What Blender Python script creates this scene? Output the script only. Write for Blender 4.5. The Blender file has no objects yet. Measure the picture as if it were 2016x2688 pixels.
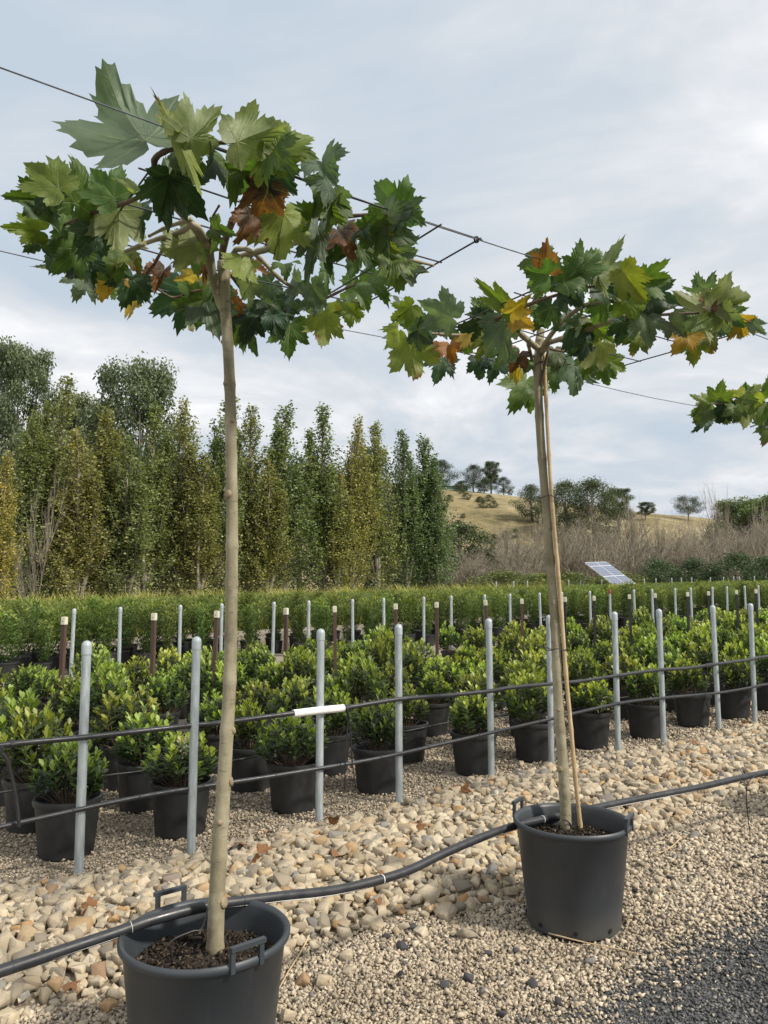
import bpy, bmesh, math, random
import numpy as np
from mathutils import Vector
R = math.radians
rng = np.random.default_rng(7); random.seed(7)
SC = bpy.context.scene; COL = SC.collection

# ------------------------------------------------------------------ camera
F = 2019.0; W0, H0 = 2016, 2688; EYE = 1.42; PITCH = math.atan((1546 - 1344) / F)
cam = bpy.data.objects.new('camera', bpy.data.cameras.new('camera')); COL.objects.link(cam)
cam.data.sensor_fit = 'HORIZONTAL'; cam.data.sensor_width = 36; cam.data.lens = 36 * F / W0
cam.data.clip_end = 2000; cam.data.clip_start = 0.05
cam.location = (0, 0, EYE); cam.rotation_euler = (math.pi / 2 + PITCH, 0, 0)
SC.camera = cam
# ------------------------------------------------------------------ sky, sun, exposure
SUN_DIR = Vector((0.80, -0.42, 0.86)).normalized()
world = bpy.data.worlds.new('World'); SC.world = world; world.use_nodes = True
wn = world.node_tree; wn.nodes.clear()
def N(nt, t, **kw):
    n = nt.nodes.new(t)
    for k, v in kw.items():
        if k in n.inputs: n.inputs[k].default_value = v
        else: setattr(n, k, v)
    return n
def ramp(nt, stops, fac=None, interp='LINEAR'):
    n = nt.nodes.new('ShaderNodeValToRGB'); e = n.color_ramp.elements; n.color_ramp.interpolation = interp
    while len(e) < len(stops): e.new(0.5)
    for q, (p, c) in zip(e, stops): q.position = p; q.color = (*c, 1) if len(c) == 3 else c
    if fac is not None: nt.links.new(fac, n.inputs[0])
    return n
def mth(nt, op, a, b=None, clamp=False):
    n = nt.nodes.new('ShaderNodeMath'); n.operation = op; n.use_clamp = clamp
    for i, x in enumerate((a, b)):
        if x is None: continue
        if isinstance(x, (int, float)): n.inputs[i].default_value = x
        else: nt.links.new(x, n.inputs[i])
    return n.outputs[0]
def mixc(nt, fac, a, b, blend='MIX'):
    n = nt.nodes.new('ShaderNodeMix'); n.data_type = 'RGBA'; n.blend_type = blend
    for i, x in ((0, fac), (6, a), (7, b)):
        if isinstance(x, (int, float)): n.inputs[i].default_value = x
        elif isinstance(x, tuple): n.inputs[i].default_value = (*x, 1)
        else: nt.links.new(x, n.inputs[i])
    return n.outputs[2]
def build_world():
    nt = wn; L = nt.links.new
    sky = N(nt, 'ShaderNodeTexSky'); sky.sky_type = 'NISHITA'; sky.sun_disc = False
    sky.sun_elevation = math.asin(SUN_DIR.z); sky.sun_rotation = math.atan2(SUN_DIR.x, SUN_DIR.y)
    b1 = N(nt, 'ShaderNodeBackground', Strength=0.11); L(sky.outputs[0], b1.inputs[0])
    tc = N(nt, 'ShaderNodeTexCoord'); sp = N(nt, 'ShaderNodeSeparateXYZ'); L(tc.outputs['Generated'], sp.inputs[0])
    dz = mth(nt, 'ADD', mth(nt, 'MAXIMUM', sp.outputs[2], 0.0), 0.16)
    px = mth(nt, 'DIVIDE', sp.outputs[0], dz); py = mth(nt, 'DIVIDE', sp.outputs[1], dz)
    cb = N(nt, 'ShaderNodeCombineXYZ'); L(px, cb.inputs[0]); L(py, cb.inputs[1])
    n1 = N(nt, 'ShaderNodeTexNoise', Scale=0.95, Detail=8.0, Roughness=0.55, Distortion=0.55); n1.inputs['Lacunarity'].default_value = 2.1
    mp = N(nt, 'ShaderNodeMapping'); mp.inputs['Location'].default_value = (3.4, 1.15, 0.4); L(cb.outputs[0], mp.inputs[0]); L(mp.outputs[0], n1.inputs['Vector'])
    n2 = N(nt, 'ShaderNodeTexNoise', Scale=0.36, Detail=4.0, Roughness=0.5)
    mp2 = N(nt, 'ShaderNodeMapping'); mp2.inputs['Location'].default_value = (8.1, 2.2, 1.4); L(cb.outputs[0], mp2.inputs[0]); L(mp2.outputs[0], n2.inputs['Vector'])
    n3 = N(nt, 'ShaderNodeTexNoise', Scale=2.6, Detail=5.0, Roughness=0.55, Distortion=0.5); L(mp.outputs[0], n3.inputs['Vector'])
    v = mth(nt, 'ADD', mth(nt, 'ADD', mth(nt, 'MULTIPLY', n1.outputs[0], 0.55), mth(nt, 'MULTIPLY', n2.outputs[0], 0.36)), mth(nt, 'MULTIPLY', n3.outputs[0], 0.17))
    cr = ramp(nt, [(0.42, (0.40, 0.465, 0.535)), (0.47, (0.45, 0.50, 0.555)), (0.50, (0.50, 0.535, 0.575)), (0.53, (0.565, 0.585, 0.615)), (0.57, (0.66, 0.67, 0.69)), (0.62, (0.80, 0.80, 0.81))], v)
    b2 = N(nt, 'ShaderNodeBackground', Strength=1.0); L(cr.outputs[0], b2.inputs[0])
    mx = N(nt, 'ShaderNodeMixShader'); 
    cov = mth(nt, 'MULTIPLY_ADD', v, 1.2); cov.node.inputs[2].default_value = 0.62; cov.node.use_clamp = True
    L(cov, mx.inputs[0]); L(b1.outputs[0], mx.inputs[1]); L(b2.outputs[0], mx.inputs[2])
    o = N(nt, 'ShaderNodeOutputWorld'); L(mx.outputs[0], o.inputs[0])
build_world()
sun = bpy.data.objects.new('sun', bpy.data.lights.new('sun', 'SUN')); COL.objects.link(sun)
sun.data.energy = 3.5; sun.data.angle = R(5); sun.data.color = (1, 0.93, 0.82)
sun.rotation_euler = SUN_DIR.to_track_quat('Z', 'Y').to_euler(); sun.location = (10, -8, 20)
SC.view_settings.view_transform = 'Standard'; SC.view_settings.look = 'None'; SC.view_settings.gamma = 1
SC.view_settings.exposure = 0.48; SC.view_settings.use_curve_mapping = False
try: SC.cycles.max_bounces = 6; SC.cycles.diffuse_bounces = 3; SC.cycles.transmission_bounces = 4; SC.cycles.transparent_max_bounces = 4
except Exception: pass

# ------------------------------------------------------------------ coordinates: u along the tree row, v across it (away from the lane)
EU = np.array([math.sin(R(55)), math.cos(R(55))]); EV = np.array([-EU[1], EU[0]])
def gz(u): return 0.021 * (np.clip(u, 1.5, 45.0) - 1.5)
def P(u, v, z=0.0):
    q = u * EU + v * EV; return Vector((q[0], q[1], z + float(gz(u))))          # z measured from the ground there
def PA(u, v, z):
    q = u * EU + v * EV; return Vector((q[0], q[1], z))
CP, SP = math.cos(PITCH), math.sin(PITCH)
def ray(x, y):
    a = (x - 1008) / F; b = (1344 - y) / F; return np.array([a, CP - b * SP, SP + b * CP])
def on_v(x, y, v):
    d = ray(x, y); t = v / (d[:2] @ EV); return Vector(d * t + [0, 0, EYE])
def on_z(x, y, z):
    d = ray(x, y); t = (z - EYE) / d[2]; return Vector(d * t + [0, 0, EYE])
def on_Y(x, y, Y):
    d = ray(x, y); t = Y / d[1]; return Vector(d * t + [0, 0, EYE])
def uv(p): return float(np.dot((p[0], p[1]), EU)), float(np.dot((p[0], p[1]), EV))
def proj(X):
    X = np.atleast_2d(X); f = X[:, 1] * CP + (X[:, 2] - EYE) * SP; up = -X[:, 1] * SP + (X[:, 2] - EYE) * CP
    f = np.where(f < 0.05, 0.05, f)
    return 1008 + F * X[:, 0] / f, 1344 - F * up / f, f
S = 1.21519                                                     # picture notes were taken at 1659 wide

# ------------------------------------------------------------------ mesh helpers
def npmesh(name, V, Fc, mat=None, smooth=False, attrs=None, uvs=None):
    V = np.asarray(V, np.float32); Fc = np.asarray(Fc, np.int32); me = bpy.data.meshes.new(name); m, k = Fc.shape
    me.vertices.add(len(V)); me.vertices.foreach_set('co', V.ravel())
    me.loops.add(m * k); me.loops.foreach_set('vertex_index', Fc.ravel())
    me.polygons.add(m); me.polygons.foreach_set('loop_start', np.arange(0, m * k, k, dtype=np.int32))
    me.update(calc_edges=True)
    if smooth: me.polygons.foreach_set('use_smooth', np.ones(m, bool))
    for a, arr in (attrs or {}).items():
        me.attributes.new(a, 'FLOAT', 'POINT').data.foreach_set('value', np.asarray(arr, np.float32))
    if uvs is not None:
        me.uv_layers.new(name='flat').data.foreach_set('uv', np.asarray(uvs, np.float32)[Fc.ravel()].ravel())
    if mat: me.materials.append(mat)
    return me
def obj(name, me, parent=None, loc=None, rz=None, **props):
    o = bpy.data.objects.new(name, me); COL.objects.link(o)
    if parent is not None: o.parent = parent
    if loc is not None: o.location = loc
    if rz is not None: o.rotation_euler = (0, 0, rz)
    for k, v in props.items(): o[k] = v
    return o
def tag(o, label, cat, group=None):
    o['label'] = label; o['category'] = cat
    if group: o['group'] = group
    return o
def thing(name, label, cat, loc=(0, 0, 0), rz=0.0, group=None):
    return tag(obj(name, None, loc=loc, rz=rz), label, cat, group)
def struct(name, me): o = obj(name, me); o['kind'] = 'structure'; return o
def copy_tree(root, loc, rz=0.0, scale=1.0, parent=None):
    r = root.copy(); COL.objects.link(r)
    if parent is None: r.location = loc; r.rotation_euler = (0, 0, rz); r.scale = (scale,) * 3
    else: r.parent = parent
    for ch in root.children: copy_tree(ch, None, parent=r)
    return r
class MB:
    def __init__(s): s.v = []; s.f = []
    def tube(s, pts, rad, seg=8, caps=True):
        pts = [Vector(p) for p in pts]; n = len(pts)
        if not hasattr(rad, '__len__'): rad = [rad] * n
        b = len(s.v); t0 = (pts[1] - pts[0]).normalized(); ref = Vector((0, 0, 1)) if abs(t0.z) < 0.9 else Vector((1, 0, 0))
        x = t0.cross(ref).normalized()
        for i, p in enumerate(pts):
            t = (pts[min(i + 1, n - 1)] - pts[max(i - 1, 0)]).normalized(); x = (x - t * x.dot(t)).normalized(); y = t.cross(x)
            for k in range(seg):
                a = 2 * math.pi * k / seg; s.v.append(p + (x * math.cos(a) + y * math.sin(a)) * rad[i])
        for i in range(n - 1):
            for k in range(seg):
                q = (k + 1) % seg; s.f.append((b + i * seg + k, b + i * seg + q, b + (i + 1) * seg + q, b + (i + 1) * seg + k))
        if caps: s.f.append(tuple(range(b + seg - 1, b - 1, -1))); s.f.append(tuple(b + (n - 1) * seg + k for k in range(seg)))
        return s
    def lathe(s, prof, seg=24, c=(0, 0, 0), close=False):
        b = len(s.v); c = Vector(c); n = len(prof)
        for r, z in prof:
            for k in range(seg):
                a = 2 * math.pi * k / seg; s.v.append(c + Vector((r * math.cos(a), r * math.sin(a), z)))
        for i in range(n - 1):
            for k in range(seg):
                q = (k + 1) % seg; s.f.append((b + i * seg + k, b + i * seg + q, b + (i + 1) * seg + q, b + (i + 1) * seg + k))
        s.f.append(tuple(b + k for k in range(seg))[::-1]) if close in (True, 'bottom') else None
        if close in (True, 'top'): s.f.append(tuple(b + (n - 1) * seg + k for k in range(seg)))
        return s
    def box(s, a, e1, e2, e3):
        a, e1, e2, e3 = map(Vector, (a, e1, e2, e3)); b = len(s.v)
        s.v += [a, a + e1, a + e1 + e2, a + e2, a + e3, a + e1 + e3, a + e1 + e2 + e3, a + e2 + e3]
        s.f += [tuple(b + i for i in q) for q in ((0, 3, 2, 1), (4, 5, 6, 7), (0, 1, 5, 4), (1, 2, 6, 5), (2, 3, 7, 6), (3, 0, 4, 7))]
        return s
    def bar(s, p, q, w, h=None):
        p, q = Vector(p), Vector(q); t = (q - p); d = t.normalized(); x = d.cross(Vector((0, 0, 1)) if abs(d.z) < .9 else Vector((1, 0, 0))).normalized(); y = d.cross(x); h = h or w
        return s.box(p - x * w / 2 - y * h / 2, x * w, y * h, t)
    def mesh(s, name, mat, smooth=False):
        me = bpy.data.meshes.new(name); me.from_pydata([tuple(v) for v in s.v], [], s.f); me.update()
        if smooth: me.polygons.foreach_set('use_smooth', np.ones(len(me.polygons), bool))
        me.materials.append(mat); return me
def spline(pts, n=6):
    pts = [Vector(p) for p in pts]; out = []
    for i in range(len(pts) - 1):
        p0, p1, p2, p3 = pts[max(i - 1, 0)], pts[i], pts[i + 1], pts[min(i + 2, len(pts) - 1)]
        for k in range(n):
            t = k / n; out.append(0.5 * ((2 * p1) + (p2 - p0) * t + (2 * p0 - 5 * p1 + 4 * p2 - p3) * t * t + (3 * p1 - p0 - 3 * p2 + p3) * t ** 3))
    return out + [pts[-1]]
def smooth_by_angle(me, ang=40):
    me.polygons.foreach_set('use_smooth', np.ones(len(me.polygons), bool))
    bm = bmesh.new(); bm.from_mesh(me)
    for e in bm.edges:
        if len(e.link_faces) == 2 and e.calc_face_angle(0) > R(ang): e.smooth = False
    bm.to_mesh(me); bm.free(); return me
def scatter(T, Fc, pos, D, Nn, sc, tint=None):
    """copies of a small template joined in one array: y along D, z along Nn"""
    D = D / np.linalg.norm(D, axis=1, keepdims=True); X = np.cross(D, Nn); X /= np.maximum(np.linalg.norm(X, axis=1, keepdims=True), 1e-6); Z = np.cross(X, D)
    M = np.stack([X, D, Z], 2); n, k = len(pos), len(T); sc = np.asarray(sc, float)
    if sc.ndim == 1: sc = np.repeat(sc[:, None], 3, 1)
    V = np.einsum('nij,nkj->nki', M, T[None] * sc[:, None, :]) + pos[:, None, :]
    Fo = (Fc[None] + (np.arange(n) * k)[:, None, None]).reshape(-1, Fc.shape[1])
    return V.reshape(-1, 3), Fo, (np.repeat(tint, k) if tint is not None else None)
def unit(n):
    a = rng.normal(size=(n, 3)); return a / np.linalg.norm(a, axis=1, keepdims=True)

# ------------------------------------------------------------------ materials
def new_mat(name):
    m = bpy.data.materials.new(name); m.use_nodes = True; nt = m.node_tree; return m, nt, nt.nodes['Principled BSDF']
def coords(nt, kind='Object', scale=None):
    tc = N(nt, 'ShaderNodeTexCoord'); return tc.outputs[kind]
def noise(nt, scale, detail=4, rough=0.55, vec=None, dist=0.0):
    n = N(nt, 'ShaderNodeTexNoise', Scale=scale, Detail=float(detail), Roughness=rough, Distortion=dist)
    nt.links.new(vec if vec is not None else coords(nt), n.inputs['Vector']); return n.outputs[0]
def bump(nt, b, h, strength=0.3, dist=0.01):
    n = N(nt, 'ShaderNodeBump', Strength=strength, Distance=dist); nt.links.new(h, n.inputs['Height']); nt.links.new(n.outputs[0], b.inputs['Normal'])
def simple(name, c1, c2, scale=8, rough=0.6, metal=0.0, bstr=0.15, bdist=0.004, rr=0.12, spec=0.5, aniso=None):
    m, nt, b = new_mat(name); vec = coords(nt)
    if aniso: mp = N(nt, 'ShaderNodeMapping'); mp.inputs['Scale'].default_value = aniso; nt.links.new(vec, mp.inputs[0]); vec = mp.outputs[0]
    h = noise(nt, scale, 6, 0.6, vec); r = ramp(nt, [(0.3, c1), (0.7, c2)], h); nt.links.new(r.outputs[0], b.inputs['Base Color'])
    rg = ramp(nt, [(0.3, (rough - rr,) * 3), (0.7, (rough + rr,) * 3)], noise(nt, scale * 2.3, 3, 0.5, vec)); nt.links.new(rg.outputs[0], b.inputs['Roughness'])
    b.inputs['Metallic'].default_value = metal; b.inputs['Specular IOR Level'].default_value = spec
    if bstr: bump(nt, b, noise(nt, scale * 5, 4, 0.6, vec), bstr, bdist)
    return m
def foliage(name, stops, rough=0.5, transl=0.3, back=1.25, objmul=True, spec=0.4):
    """leaf colour from the per-leaf attribute; paler underside; some light passes through"""
    m, nt, b = new_mat(name); L = nt.links.new
    at = N(nt, 'ShaderNodeAttribute'); at.attribute_name = 'tint'
    c = ramp(nt, stops, at.outputs['Fac']).outputs[0]
    if objmul:
        oi = N(nt, 'ShaderNodeObjectInfo'); c = mixc(nt, 1.0, c, oi.outputs['Color'], 'MULTIPLY')
    g = N(nt, 'ShaderNodeNewGeometry'); cb = mixc(nt, 1.0, c, (back, back, back * 1.05), 'MULTIPLY'); c = mixc(nt, g.outputs['Backfacing'], c, cb)
    L(c, b.inputs['Base Color']); b.inputs['Roughness'].default_value = rough; b.inputs['Specular IOR Level'].default_value = spec
    t = N(nt, 'ShaderNodeBsdfTranslucent'); tcol = mixc(nt, 1.0, c, (1.5, 1.6, 0.7), 'MULTIPLY'); L(tcol, t.inputs[0])
    mx = N(nt, 'ShaderNodeMixShader', Fac=transl); L(b.outputs[0], mx.inputs[1]); L(t.outputs[0], mx.inputs[2]); L(mx.outputs[0], nt.nodes['Material Output'].inputs[0])
    return m
def stone_mat(name, stops, fine=60, bstr=0.5, stain=(0.30, 0.16, 0.06), stain_amt=0.35, sscale=9):
    m, nt, b = new_mat(name); L = nt.links.new
    at = N(nt, 'ShaderNodeAttribute'); at.attribute_name = 'tint'; oi = N(nt, 'ShaderNodeObjectInfo')
    f = mth(nt, 'FRACT', mth(nt, 'ADD', at.outputs['Fac'], oi.outputs['Random']))
    c = ramp(nt, stops, f).outputs[0]; vec = coords(nt)
    c = mixc(nt, 1.0, c, ramp(nt, [(0.25, (0.72, 0.70, 0.68)), (0.75, (1.15, 1.14, 1.1))], noise(nt, fine, 5, 0.65, vec)).outputs[0], 'MULTIPLY')
    if stain_amt:
        s = ramp(nt, [(0.55, (0, 0, 0)), (0.72, (1, 1, 1))], noise(nt, sscale, 3, 0.5, vec)).outputs[0]; c = mixc(nt, mth(nt, 'MULTIPLY', s, stain_amt), c, stain)
    c = mixc(nt, 1.0, c, ramp(nt, [(0.35, (0.78, 0.76, 0.73)), (0.65, (1.1, 1.09, 1.07))], noise(nt, 1.5, 5, 0.6, vec)).outputs[0], 'MULTIPLY') if not stain_amt else c
    L(c, b.inputs['Base Color']); b.inputs['Roughness'].default_value = 0.9; b.inputs['Specular IOR Level'].default_value = 0.25
    if bstr: bump(nt, b, noise(nt, fine * 2, 5, 0.7, vec), bstr, 0.004)
    return m
M = {}
GSTOPS = [(0.0, (0.22, 0.19, 0.155)), (0.25, (0.38, 0.325, 0.25)), (0.55, (0.49, 0.42, 0.325)), (0.85, (0.60, 0.53, 0.425)), (0.95, (0.33, 0.30, 0.26)), (1.0, (0.14, 0.14, 0.14))]
RSTOPS = [(0.0, (0.20, 0.18, 0.15)), (0.15, (0.32, 0.28, 0.215)), (0.45, (0.42, 0.36, 0.265)), (0.72, (0.50, 0.44, 0.335)), (0.89, (0.42, 0.33, 0.21)), (0.93, (0.36, 0.225, 0.11)), (0.955, (0.19, 0.19, 0.19)), (1.0, (0.30, 0.28, 0.24))]
DSTOPS = [(0.0, (0.055, 0.06, 0.066)), (0.5, (0.105, 0.11, 0.116)), (0.85, (0.16, 0.165, 0.165)), (0.96, (0.33, 0.31, 0.27)), (1.0, (0.42, 0.40, 0.36))]
M['pebble'] = stone_mat('tan_gravel', GSTOPS, 120, 0.0, stain_amt=0.0)
M['rock'] = stone_mat('sandstone_rubble', RSTOPS, 45, 0.7, stain=(0.30, 0.17, 0.075), stain_amt=0.45, sscale=14)
M['darkpebble'] = stone_mat('dark_gravel', DSTOPS, 150, 0.0, stain_amt=0.0)
def ground_mat(name, c1, c2, c3, s1, s2):
    m, nt, b = new_mat(name); vec = coords(nt); vo = N(nt, 'ShaderNodeTexVoronoi', Scale=s1); nt.links.new(vec, vo.inputs['Vector'])
    sp = N(nt, 'ShaderNodeSeparateColor'); nt.links.new(vo.outputs['Color'], sp.inputs[0])
    c = ramp(nt, [(0, c1), (0.5, c2), (1, c3)], sp.outputs[0]).outputs[0]
    c = mixc(nt, 1.0, c, ramp(nt, [(0.3, (0.7, 0.7, 0.7)), (0.7, (1.1, 1.1, 1.1))], noise(nt, s2, 4)).outputs[0], 'MULTIPLY')
    nt.links.new(c, b.inputs['Base Color']); b.inputs['Roughness'].default_value = 0.95; b.inputs['Specular IOR Level'].default_value = 0.2
    bump(nt, b, vo.outputs['Distance'], 0.8, 0.01); return m
M['gravel_ground'] = ground_mat('gravel_ground', (0.17, 0.145, 0.115), (0.30, 0.26, 0.20), (0.42, 0.37, 0.29), 75, 1.4)
M['dark_ground'] = ground_mat('dark_gravel_ground', (0.05, 0.053, 0.057), (0.09, 0.093, 0.098), (0.16, 0.16, 0.16), 120, 2.0)
M['rubble_ground'] = ground_mat('rubble_ground', (0.16, 0.13, 0.095), (0.28, 0.235, 0.17), (0.40, 0.34, 0.25), 28, 2.0)
M['field'] = ground_mat('field_grass', (0.05, 0.075, 0.02), (0.085, 0.105, 0.03), (0.13, 0.13, 0.05), 3, 0.2)
def hill_mat():
    m, nt, b = new_mat('hill_grass'); vec = coords(nt)
    c = ramp(nt, [(0.30, (0.13, 0.115, 0.06)), (0.48, (0.255, 0.215, 0.12)), (0.62, (0.36, 0.31, 0.195)), (0.75, (0.20, 0.19, 0.09))], noise(nt, 0.055, 8, 0.66, vec)).outputs[0]
    mp = N(nt, 'ShaderNodeMapping'); mp.inputs['Scale'].default_value = (1, 2.5, 4); nt.links.new(vec, mp.inputs[0])
    d = ramp(nt, [(0.56, (0, 0, 0)), (0.66, (1, 1, 1))], noise(nt, 0.11, 6, 0.7, mp.outputs[0])).outputs[0]
    c = mixc(nt, mth(nt, 'MULTIPLY', d, 0.75), c, (0.085, 0.085, 0.035))
    sp = N(nt, 'ShaderNodeSeparateXYZ'); nt.links.new(vec, sp.inputs[0])
    gr = ramp(nt, [(0.0, (0, 0, 0)), (1.0, (1, 1, 1))], mth(nt, 'MULTIPLY', mth(nt, 'SUBTRACT', mth(nt, 'ADD', sp.outputs[1], mth(nt, 'MULTIPLY', noise(nt, 0.2, 4), 9.0)), 158.5), 0.3, True)).outputs[0]
    c = mixc(nt, mth(nt, 'MULTIPLY', gr, 0.85), c, (0.12, 0.20, 0.035))
    c = mixc(nt, 1.0, c, ramp(nt, [(0.3, (0.62, 0.62, 0.6)), (0.7, (1.25, 1.22, 1.15))], noise(nt, 0.5, 7, 0.75, vec)).outputs[0], 'MULTIPLY')
    nt.links.new(c, b.inputs['Base Color']); b.inputs['Roughness'].default_value = 1; b.inputs['Specular IOR Level'].default_value = 0.1
    bump(nt, b, noise(nt, 1.2, 6, 0.7, vec), 0.9, 0.5); return m
M['hill'] = hill_mat()
M['galv'] = simple('galvanised_steel', (0.28, 0.325, 0.34), (0.50, 0.55, 0.565), 14, 0.48, 0.35, 0.05, 0.002, aniso=(3, 3, 0.6))
M['galv_cap'] = simple('weathered_cap', (0.30, 0.34, 0.36), (0.42, 0.47, 0.49), 20, 0.55, 0.25, 0.05)
M['brown_wood'] = simple('stained_timber', (0.050, 0.028, 0.021), (0.095, 0.058, 0.042), 10, 0.75, 0, 0.4, 0.003, aniso=(9, 9, 0.8))
M['black_wood'] = simple('black_stake', (0.010, 0.010, 0.011), (0.024, 0.024, 0.026), 12, 0.6, 0, 0.2)
M['cream'] = simple('cream_plastic', (0.58, 0.55, 0.42), (0.70, 0.67, 0.54), 20, 0.45, 0, 0.05)
M['red'] = simple('red_plastic', (0.16, 0.02, 0.015), (0.24, 0.03, 0.022), 20, 0.5, 0, 0.05)
M['white'] = simple('white_pvc', (0.72, 0.72, 0.70), (0.82, 0.82, 0.80), 20, 0.4, 0, 0.03)
M['poly'] = simple('black_poly_pipe', (0.016, 0.017, 0.019), (0.036, 0.038, 0.042), 14, 0.42, 0, 0.06)
M['tube'] = simple('black_drip_tube', (0.012, 0.012, 0.013), (0.022, 0.022, 0.024), 14, 0.5, 0, 0)
M['smallpot'] = simple('black_pot_plastic', (0.011, 0.012, 0.013), (0.028, 0.029, 0.030), 7, 0.5, 0, 0.08, 0.002)
def bigpot_mat():
    m, nt, b = new_mat('slate_pot_plastic'); vec = coords(nt)
    c = ramp(nt, [(0.3, (0.032, 0.038, 0.044)), (0.7, (0.043, 0.050, 0.057))], noise(nt, 5, 5, 0.6, vec)).outputs[0]
    sp = N(nt, 'ShaderNodeTexVoronoi', Scale=70); nt.links.new(vec, sp.inputs['Vector'])
    speck = mth(nt, 'LESS_THAN', sp.outputs['Distance'], 0.085)
    msk = ramp(nt, [(0.5, (0, 0, 0)), (0.7, (1, 1, 1))], noise(nt, 3.2, 3, 0.5, vec)).outputs[0]
    c = mixc(nt, mth(nt, 'MULTIPLY', mth(nt, 'MULTIPLY', speck, msk), 0.5), c, (0.14, 0.14, 0.13))
    mp = N(nt, 'ShaderNodeMapping'); mp.inputs['Scale'].default_value = (9, 9, 0.9); nt.links.new(vec, mp.inputs[0])
    scuff = ramp(nt, [(0.60, (0, 0, 0)), (0.78, (1, 1, 1))], noise(nt, 3, 6, 0.7, mp.outputs[0])).outputs[0]
    c = mixc(nt, mth(nt, 'MULTIPLY', scuff, 0.55), c, (0.085, 0.086, 0.085))
    s3 = N(nt, 'ShaderNodeSeparateXYZ'); nt.links.new(vec, s3.inputs[0])
    dirt = mth(nt, 'MULTIPLY', mth(nt, 'SUBTRACT', 0.13, s3.outputs[2], True), mth(nt, 'MULTIPLY', noise(nt, 9, 5, 0.65, vec), 7.0), True)
    c = mixc(nt, mth(nt, 'MULTIPLY', dirt, 0.8), c, (0.13, 0.118, 0.098))
    nt.links.new(c, b.inputs['Base Color'])
    rg = ramp(nt, [(0.3, (0.40,) * 3), (0.7, (0.58,) * 3)], noise(nt, 6, 5, 0.6, vec)); nt.links.new(rg.outputs[0], b.inputs['Roughness'])
    bump(nt, b, noise(nt, 130, 3, 0.6, vec), 0.08, 0.002); return m
M['bigpot'] = bigpot_mat()
M['hole'] = simple('dark_hole', (0.004, 0.004, 0.004), (0.007, 0.006, 0.005), 30, 0.9, 0, 0)
M['soil'] = simple('potting_soil', (0.012, 0.009, 0.007), (0.040, 0.030, 0.021), 60, 0.95, 0, 0.8, 0.01, rr=0.04)
M['chip'] = stone_mat('bark_chips', [(0, (0.012, 0.009, 0.007)), (0.6, (0.035, 0.025, 0.017)), (0.9, (0.085, 0.065, 0.045)), (1, (0.17, 0.14, 0.10))], 80, 0.2, stain_amt=0.0)
def bark_mat(name, c1, c2, c3, s=14):
    m, nt, b = new_mat(name); vec = coords(nt); mp = N(nt, 'ShaderNodeMapping'); mp.inputs['Scale'].default_value = (1, 1, 0.35); nt.links.new(vec, mp.inputs[0])
    c = ramp(nt, [(0.28, c1), (0.5, c2), (0.72, c3)], noise(nt, s, 7, 0.62, mp.outputs[0])).outputs[0]
    mp2 = N(nt, 'ShaderNodeMapping'); mp2.inputs['Scale'].default_value = (1, 1, 4); nt.links.new(vec, mp2.inputs[0])
    sc = ramp(nt, [(0.62, (0, 0, 0)), (0.70, (1, 1, 1))], noise(nt, 30, 3, 0.5, mp2.outputs[0])).outputs[0]
    c = mixc(nt, mth(nt, 'MULTIPLY', sc, 0.5), c, tuple(x * 0.5 for x in c1))
    bl = ramp(nt, [(0.52, (0, 0, 0)), (0.60, (1, 1, 1))], noise(nt, s * .55, 4, 0.6, vec)).outputs[0]; c = mixc(nt, mth(nt, 'MULTIPLY', bl, 0.35), c, tuple(x * 1.15 for x in c3))
    nt.links.new(c, b.inputs['Base Color']); b.inputs['Roughness'].default_value = 0.72; b.inputs['Specular IOR Level'].default_value = 0.3
    bump(nt, b, noise(nt, 70, 5, 0.6, mp2.outputs[0]), 0.35, 0.003); return m
M['bark'] = bark_mat('plane_tree_bark', (0.135, 0.12, 0.075), (0.255, 0.225, 0.145), (0.37, 0.335, 0.235))
M['knot'] = bark_mat('bark_knot', (0.15, 0.105, 0.06), (0.24, 0.185, 0.115), (0.32, 0.27, 0.18), 40)
M['twig'] = bark_mat('brown_twig', (0.055, 0.036, 0.026), (0.115, 0.08, 0.055), (0.17, 0.125, 0.085), 30)
M['bamboo'] = bark_mat('bamboo', (0.34, 0.24, 0.12), (0.46, 0.34, 0.19), (0.55, 0.43, 0.27), 12)
M['rod'] = simple('dark_frame_rod', (0.030, 0.032, 0.036), (0.075, 0.078, 0.085), 30, 0.45, 0.4, 0)
M['wire'] = simple('steel_wire', (0.10, 0.105, 0.115), (0.20, 0.21, 0.225), 30, 0.4, 0.6, 0)
M['farbark'] = bark_mat('grey_bark', (0.14, 0.12, 0.10), (0.22, 0.19, 0.155), (0.30, 0.27, 0.23), 4)
M['deadbark'] = bark_mat('bare_twigs', (0.155, 0.13, 0.10), (0.25, 0.215, 0.165), (0.36, 0.32, 0.26), 1.2)
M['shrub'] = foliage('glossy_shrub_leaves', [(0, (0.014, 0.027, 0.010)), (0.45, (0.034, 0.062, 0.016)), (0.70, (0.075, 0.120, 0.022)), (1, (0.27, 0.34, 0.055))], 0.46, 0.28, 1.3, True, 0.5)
M['tall'] = foliage('narrow_shrub_leaves', [(0, (0.026, 0.046, 0.016)), (0.5, (0.075, 0.115, 0.036)), (0.85, (0.135, 0.18, 0.052)), (1, (0.24, 0.27, 0.065))], 0.45, 0.28, 1.3, True)
M['poplar'] = foliage('poplar_leaves', [(0, (0.075, 0.090, 0.036)), (0.5, (0.175, 0.190, 0.075)), (0.85, (0.28, 0.28, 0.125)), (1, (0.38, 0.345, 0.14))], 0.5, 0.30, 1.35, True)
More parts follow.
